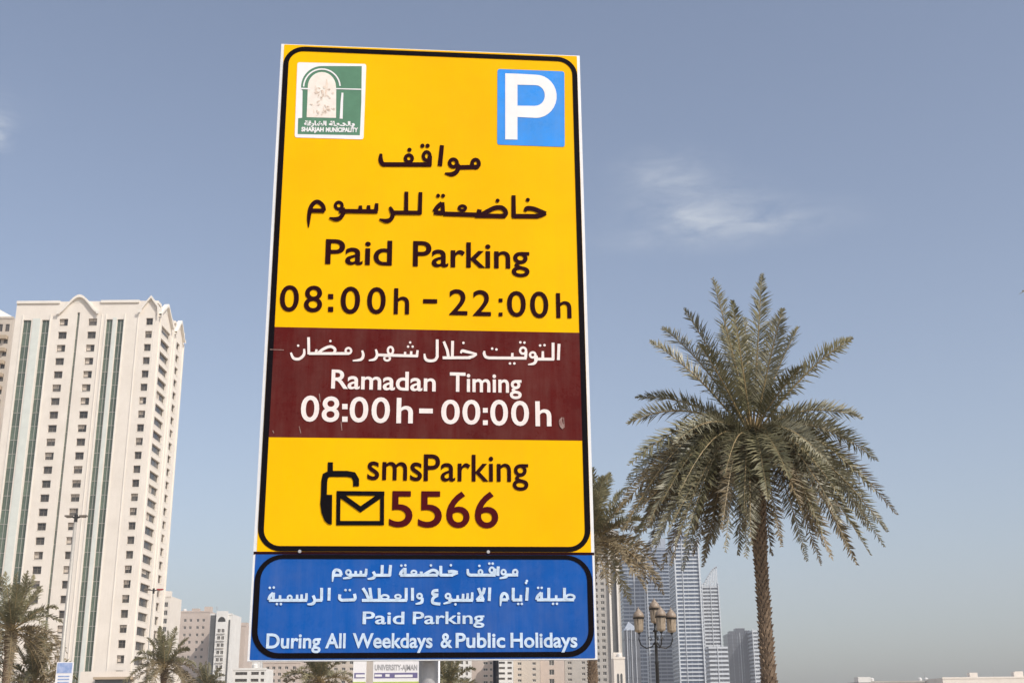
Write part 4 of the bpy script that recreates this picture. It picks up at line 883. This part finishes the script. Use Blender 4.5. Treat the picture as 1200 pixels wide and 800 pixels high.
# ------------------------------------------------------------------ street furniture
# four-headed lantern post
DLn = 50.0
lb = at(769, 760, DLn); lamp = thing('lantern_post', 'ornate dark iron lamp post with four cream lanterns right of the sign', 'street lamp', (lb.x, DLn, 0), R(13))
zl = lambda y: at(769, y, DLn).z
zarm = zl(742)
b = MB(); b.lathe(0, 0, [(.26, 0), (.26, .25), (.18, .35), (.16, .8), (.11, .95), (.085, 1.1), (.07, zarm - 1.2), (.095, zarm - 1.15), (.06, zarm - 1.05), (.055, zarm - .45), (.13, zarm - .40), (.05, zarm - .30), (.05, zarm + .05), (.12, zarm + .10), (.05, zarm + .18), (.045, zl(730))], 14)
b.build('post', M['iron'], lamp, True)
def lantern(x, y, z, s=1.0):
    q = MB(); q.lathe(x, y, [(.06 * s, z), (.16 * s, z + .04 * s), (.185 * s, z + .10 * s), (.205 * s, z + .54 * s)], 10); o = q.build('lantern', M['lantern_glass'], lamp)
    q = MB(); q.lathe(x, y, [(.235 * s, z + .541 * s), (.25 * s, z + .59 * s)], 10); q.lathe(x, y, [(.06 * s, z - .06 * s), (.06 * s, z - .001)], 8)
    for j in range(6):
        a = j * math.pi / 3; q.tube([(x + .16 * s * math.cos(a), y + .16 * s * math.sin(a), z + .1 * s), (x + .20 * s * math.cos(a), y + .20 * s * math.sin(a), z + .52 * s)], .010 * s, 4)
    q.build('frame', M['iron'], o)
    q = MB(); q.lathe(x, y, [(.225 * s, z + .591 * s), (.228 * s, z + .66 * s), (.20 * s, z + .75 * s), (.14 * s, z + .83 * s), (.09 * s, z + .87 * s), (.09 * s, z + .90 * s), (.03 * s, z + .94 * s), (.012 * s, z + 1.02 * s)], 12); q.build('cap', M['lantern_cap'], o, True)
for k in range(3):
    a = k * math.pi / 2 + math.pi; rr_ = .70; ca, sa = math.cos(a), math.sin(a)
    b = MB(); pts = [(.05, zarm - .35), (.18, zarm - .52), (.42, zarm - .58), (.64, zarm - .45), (.72, zarm - .22), (.70, zarm - .02)]
    b.tube([(r * ca, r * sa, z) for r, z in pts], .026, 6)
    sc_ = [(.10 + .09 * (1 - j / 9) * math.cos(j * .9), zarm - .12 + .12 * (1 - j / 9) * math.sin(j * .9)) for j in range(9)]
    b.tube([((r + .14) * ca, (r + .14) * sa, z - .1) for r, z in sc_], .016, 5)
    b.build('arm', M['iron'], lamp); lantern(rr_ * ca, rr_ * sa, zarm + .04)
lantern(0, 0, zl(730), 1.0)

def double_lamp(label, px, py, D, arm, headl, pr, red=False):
    c = at(px, py, D); t = thing('street_lamp', label, 'street lamp', (c.x, D, 0), 0, 'street lamps by the cream tower')
    b = MB(); b.tube([(0, 0, 0), (0, 0, 2), (0, 0, c.z)], [pr * 1.3, pr * 1.1, pr * .7], 10); b.build('pole', M['lamp_pole'], t, True)
    b = MB(); b.tube([(0, 0, c.z - .25), (0, 0, c.z + .25)], pr * .8, 8); b.build('collar', M['iron'], t)
    for s_ in (-1, 1):
        b = MB(); b.tube([(0, 0, c.z), (s_ * arm, 0, c.z + .12)], pr * .4, 6); b.build('arm', M['iron'], t)
        b = MB(); x0_, x1_ = sorted((s_ * arm * .8, s_ * (arm + headl))); b.box(x0_, x1_, -.14, .14, c.z + .1, c.z + .2); b.box(x0_ + .1, x1_ - .1, -.12, .12, c.z + .05, c.z + .1)
        b.build('lamp_head', M['red'] if (red and s_ > 0) else M['frame_dark'], t)
    return t
double_lamp('tall pale double headed street lamp in front of the cream tower', 89, 607, 78, .30, .42, .15)
double_lamp('slim pale street lamp with red marker at the right edge of the cream tower', 180, 692, 115, .4, .5, .13, True)
c = at(581, 760, 62); t = thing('lamp_pole', 'dark pole standing under the right half of the blue panel', 'pole', (c.x, 62, 0))
b = MB(); b.tube([(0, 0, 0), (0, 0, c.z + .2)], [.17, .14], 12); b.build('shaft', M['iron'], t, True)
b = MB(); b.box(-.25, .25, -.25, .25, 0, .04); b.lathe(0, 0, [(.24, .041), (.22, .4), (.18, .5)], 12); b.build('base', M['iron'], t)

# white billboards beneath the sign
DB = 60.0
def billboard(label, px0, px1, yt, yb, text, scaleband=True, posts=1):
    A = at(px0, yb, DB); B = at(px1, yt, DB); cx = (A.x + B.x) / 2; w = (B.x - A.x) / 2; z1_ = B.z; z0_ = A.z
    t = thing('billboard', label, 'billboard', (cx, DB, 0), 0, 'white billboards beyond the road')
    b = MB(); b.box(-w, w, 0, .12, z0_, z1_); b.build('board', M['white_vinyl'], t)
    uv = lambda px, py: (at(px, py, DB).x - cx, at(px, py, DB).z)
    zb1, zb0 = uv(px0, 788)[1], uv(px0, 794.2)[1]
    b = MB(); b.box(-w + .06, w - .06, -.008, -.001, zb0, zb1); b.build('purple_strip', M['board_purple'], t)
    zg1, zg0 = uv(px0, 798.4)[1], uv(px0, 801.5)[1]
    b = MB(); b.box(-w, w, -.008, -.001, zg0, zg1); b.build('lime_strip', M['board_green'], t)
    if text:
        word(text, px0 + 2.5, px1 - 2, 784.6, 784.6, 6.6, M['galv'], .03, y=.01, parent=t, uv=uv)
        b = MB(); x0_ = uv(px0 + 14, 790)[0]
        for (p, q, a_, c_) in ((2.5, 11, 789.6, 792.2), (15, 20, 789.3, 792.4), (26, 47, 789.8, 793.0)): u0, u1 = uv(px0 + p, c_), uv(px0 + q, a_); b.box(u0[0], u1[0], -.016, -.009, u0[1], u1[1])
        b.build('caption_bar', M['white_vinyl'], t)
    else:
        b = MB(); u0, u1 = uv(px0 + 4, 793), uv(px1 - 1, 789.6); b.box(u0[0], u1[0], -.016, -.009, u0[1], u1[1]); b.build('caption_bar', M['white_vinyl'], t)
    for s_ in ((-.7, .7) if posts == 2 else (0,)):
        b = MB(); b.tube([(w * s_, .2, 0), (w * s_, .2, z1_ - .1)], .05, 8); b.build('leg', M['galv'], t)
billboard('small white billboard, narrower of the pair under the sign', 413, 429.4, 770, 815, None)
billboard('wide white university billboard with grey lettering left of the sign post', 436.6, 491, 770, 815, 'UNIVERSITY-AJMAN', posts=2)
A = at(64, 803, 60); B = at(86, 775, 60); t = thing('street_banner', 'small blue and white street banner board in front of the cream tower', 'banner', ((A.x + B.x) / 2, 60, 0)); w = (B.x - A.x) / 2
b = MB(); b.box(-w, w, 0, .1, A.z - .6, B.z); b.build('board', M['white_vinyl'], t)
b = MB(); zz = B.z - .04; b.box(-w + .04, w - .04, -.01, -.001, zz - .48, zz); b.build('blue_header', M['board_blue'], t)
for k in range(3): b = MB(); b.box(-w + .12, w - .12, -.01, -.001, zz - .66 - k * .14, zz - .60 - k * .14); b.build('text_bar', M['board_blue'], t)
for s_ in (-.8, .8): b = MB(); b.tube([(w * s_, .15, 0), (w * s_, .15, B.z)], .035, 8); b.build('leg', M['galv'], t)
# white flag mast just right of the sign post
c = at(514.5, 772, 75); t = thing('white_mast', 'thin white mast just right of the grey sign post', 'mast', (c.x, 75, 0))
b = MB(); b.tube([(0, 0, 0), (0, 0, c.z + .4)], [.08, .06], 10); b.build('shaft', M['white_vinyl'], t, True)
b = MB(); b.lathe(0, 0, [(.16, 0), (.16, .3), (.1, .4)], 10); b.build('base', M['galv'], t)

# ------------------------------------------------------------------ haze
hm = bpy.data.materials.new('haze'); hm.use_nodes = True; n = hm.node_tree.nodes; n.clear()
o_ = n.new('ShaderNodeOutputMaterial'); v = n.new('ShaderNodeVolumePrincipled'); v.inputs['Color'].default_value = (.86, .86, .89, 1); v.inputs['Density'].default_value = 0.00025; v.inputs['Anisotropy'].default_value = 0.0
hm.node_tree.links.new(v.outputs[0], o_.inputs['Volume'])
b = MB(); b.box(-2600, 2600, -2600, 2600, -1.2, 260); h = b.build('haze', hm); h['kind'] = 'stuff'
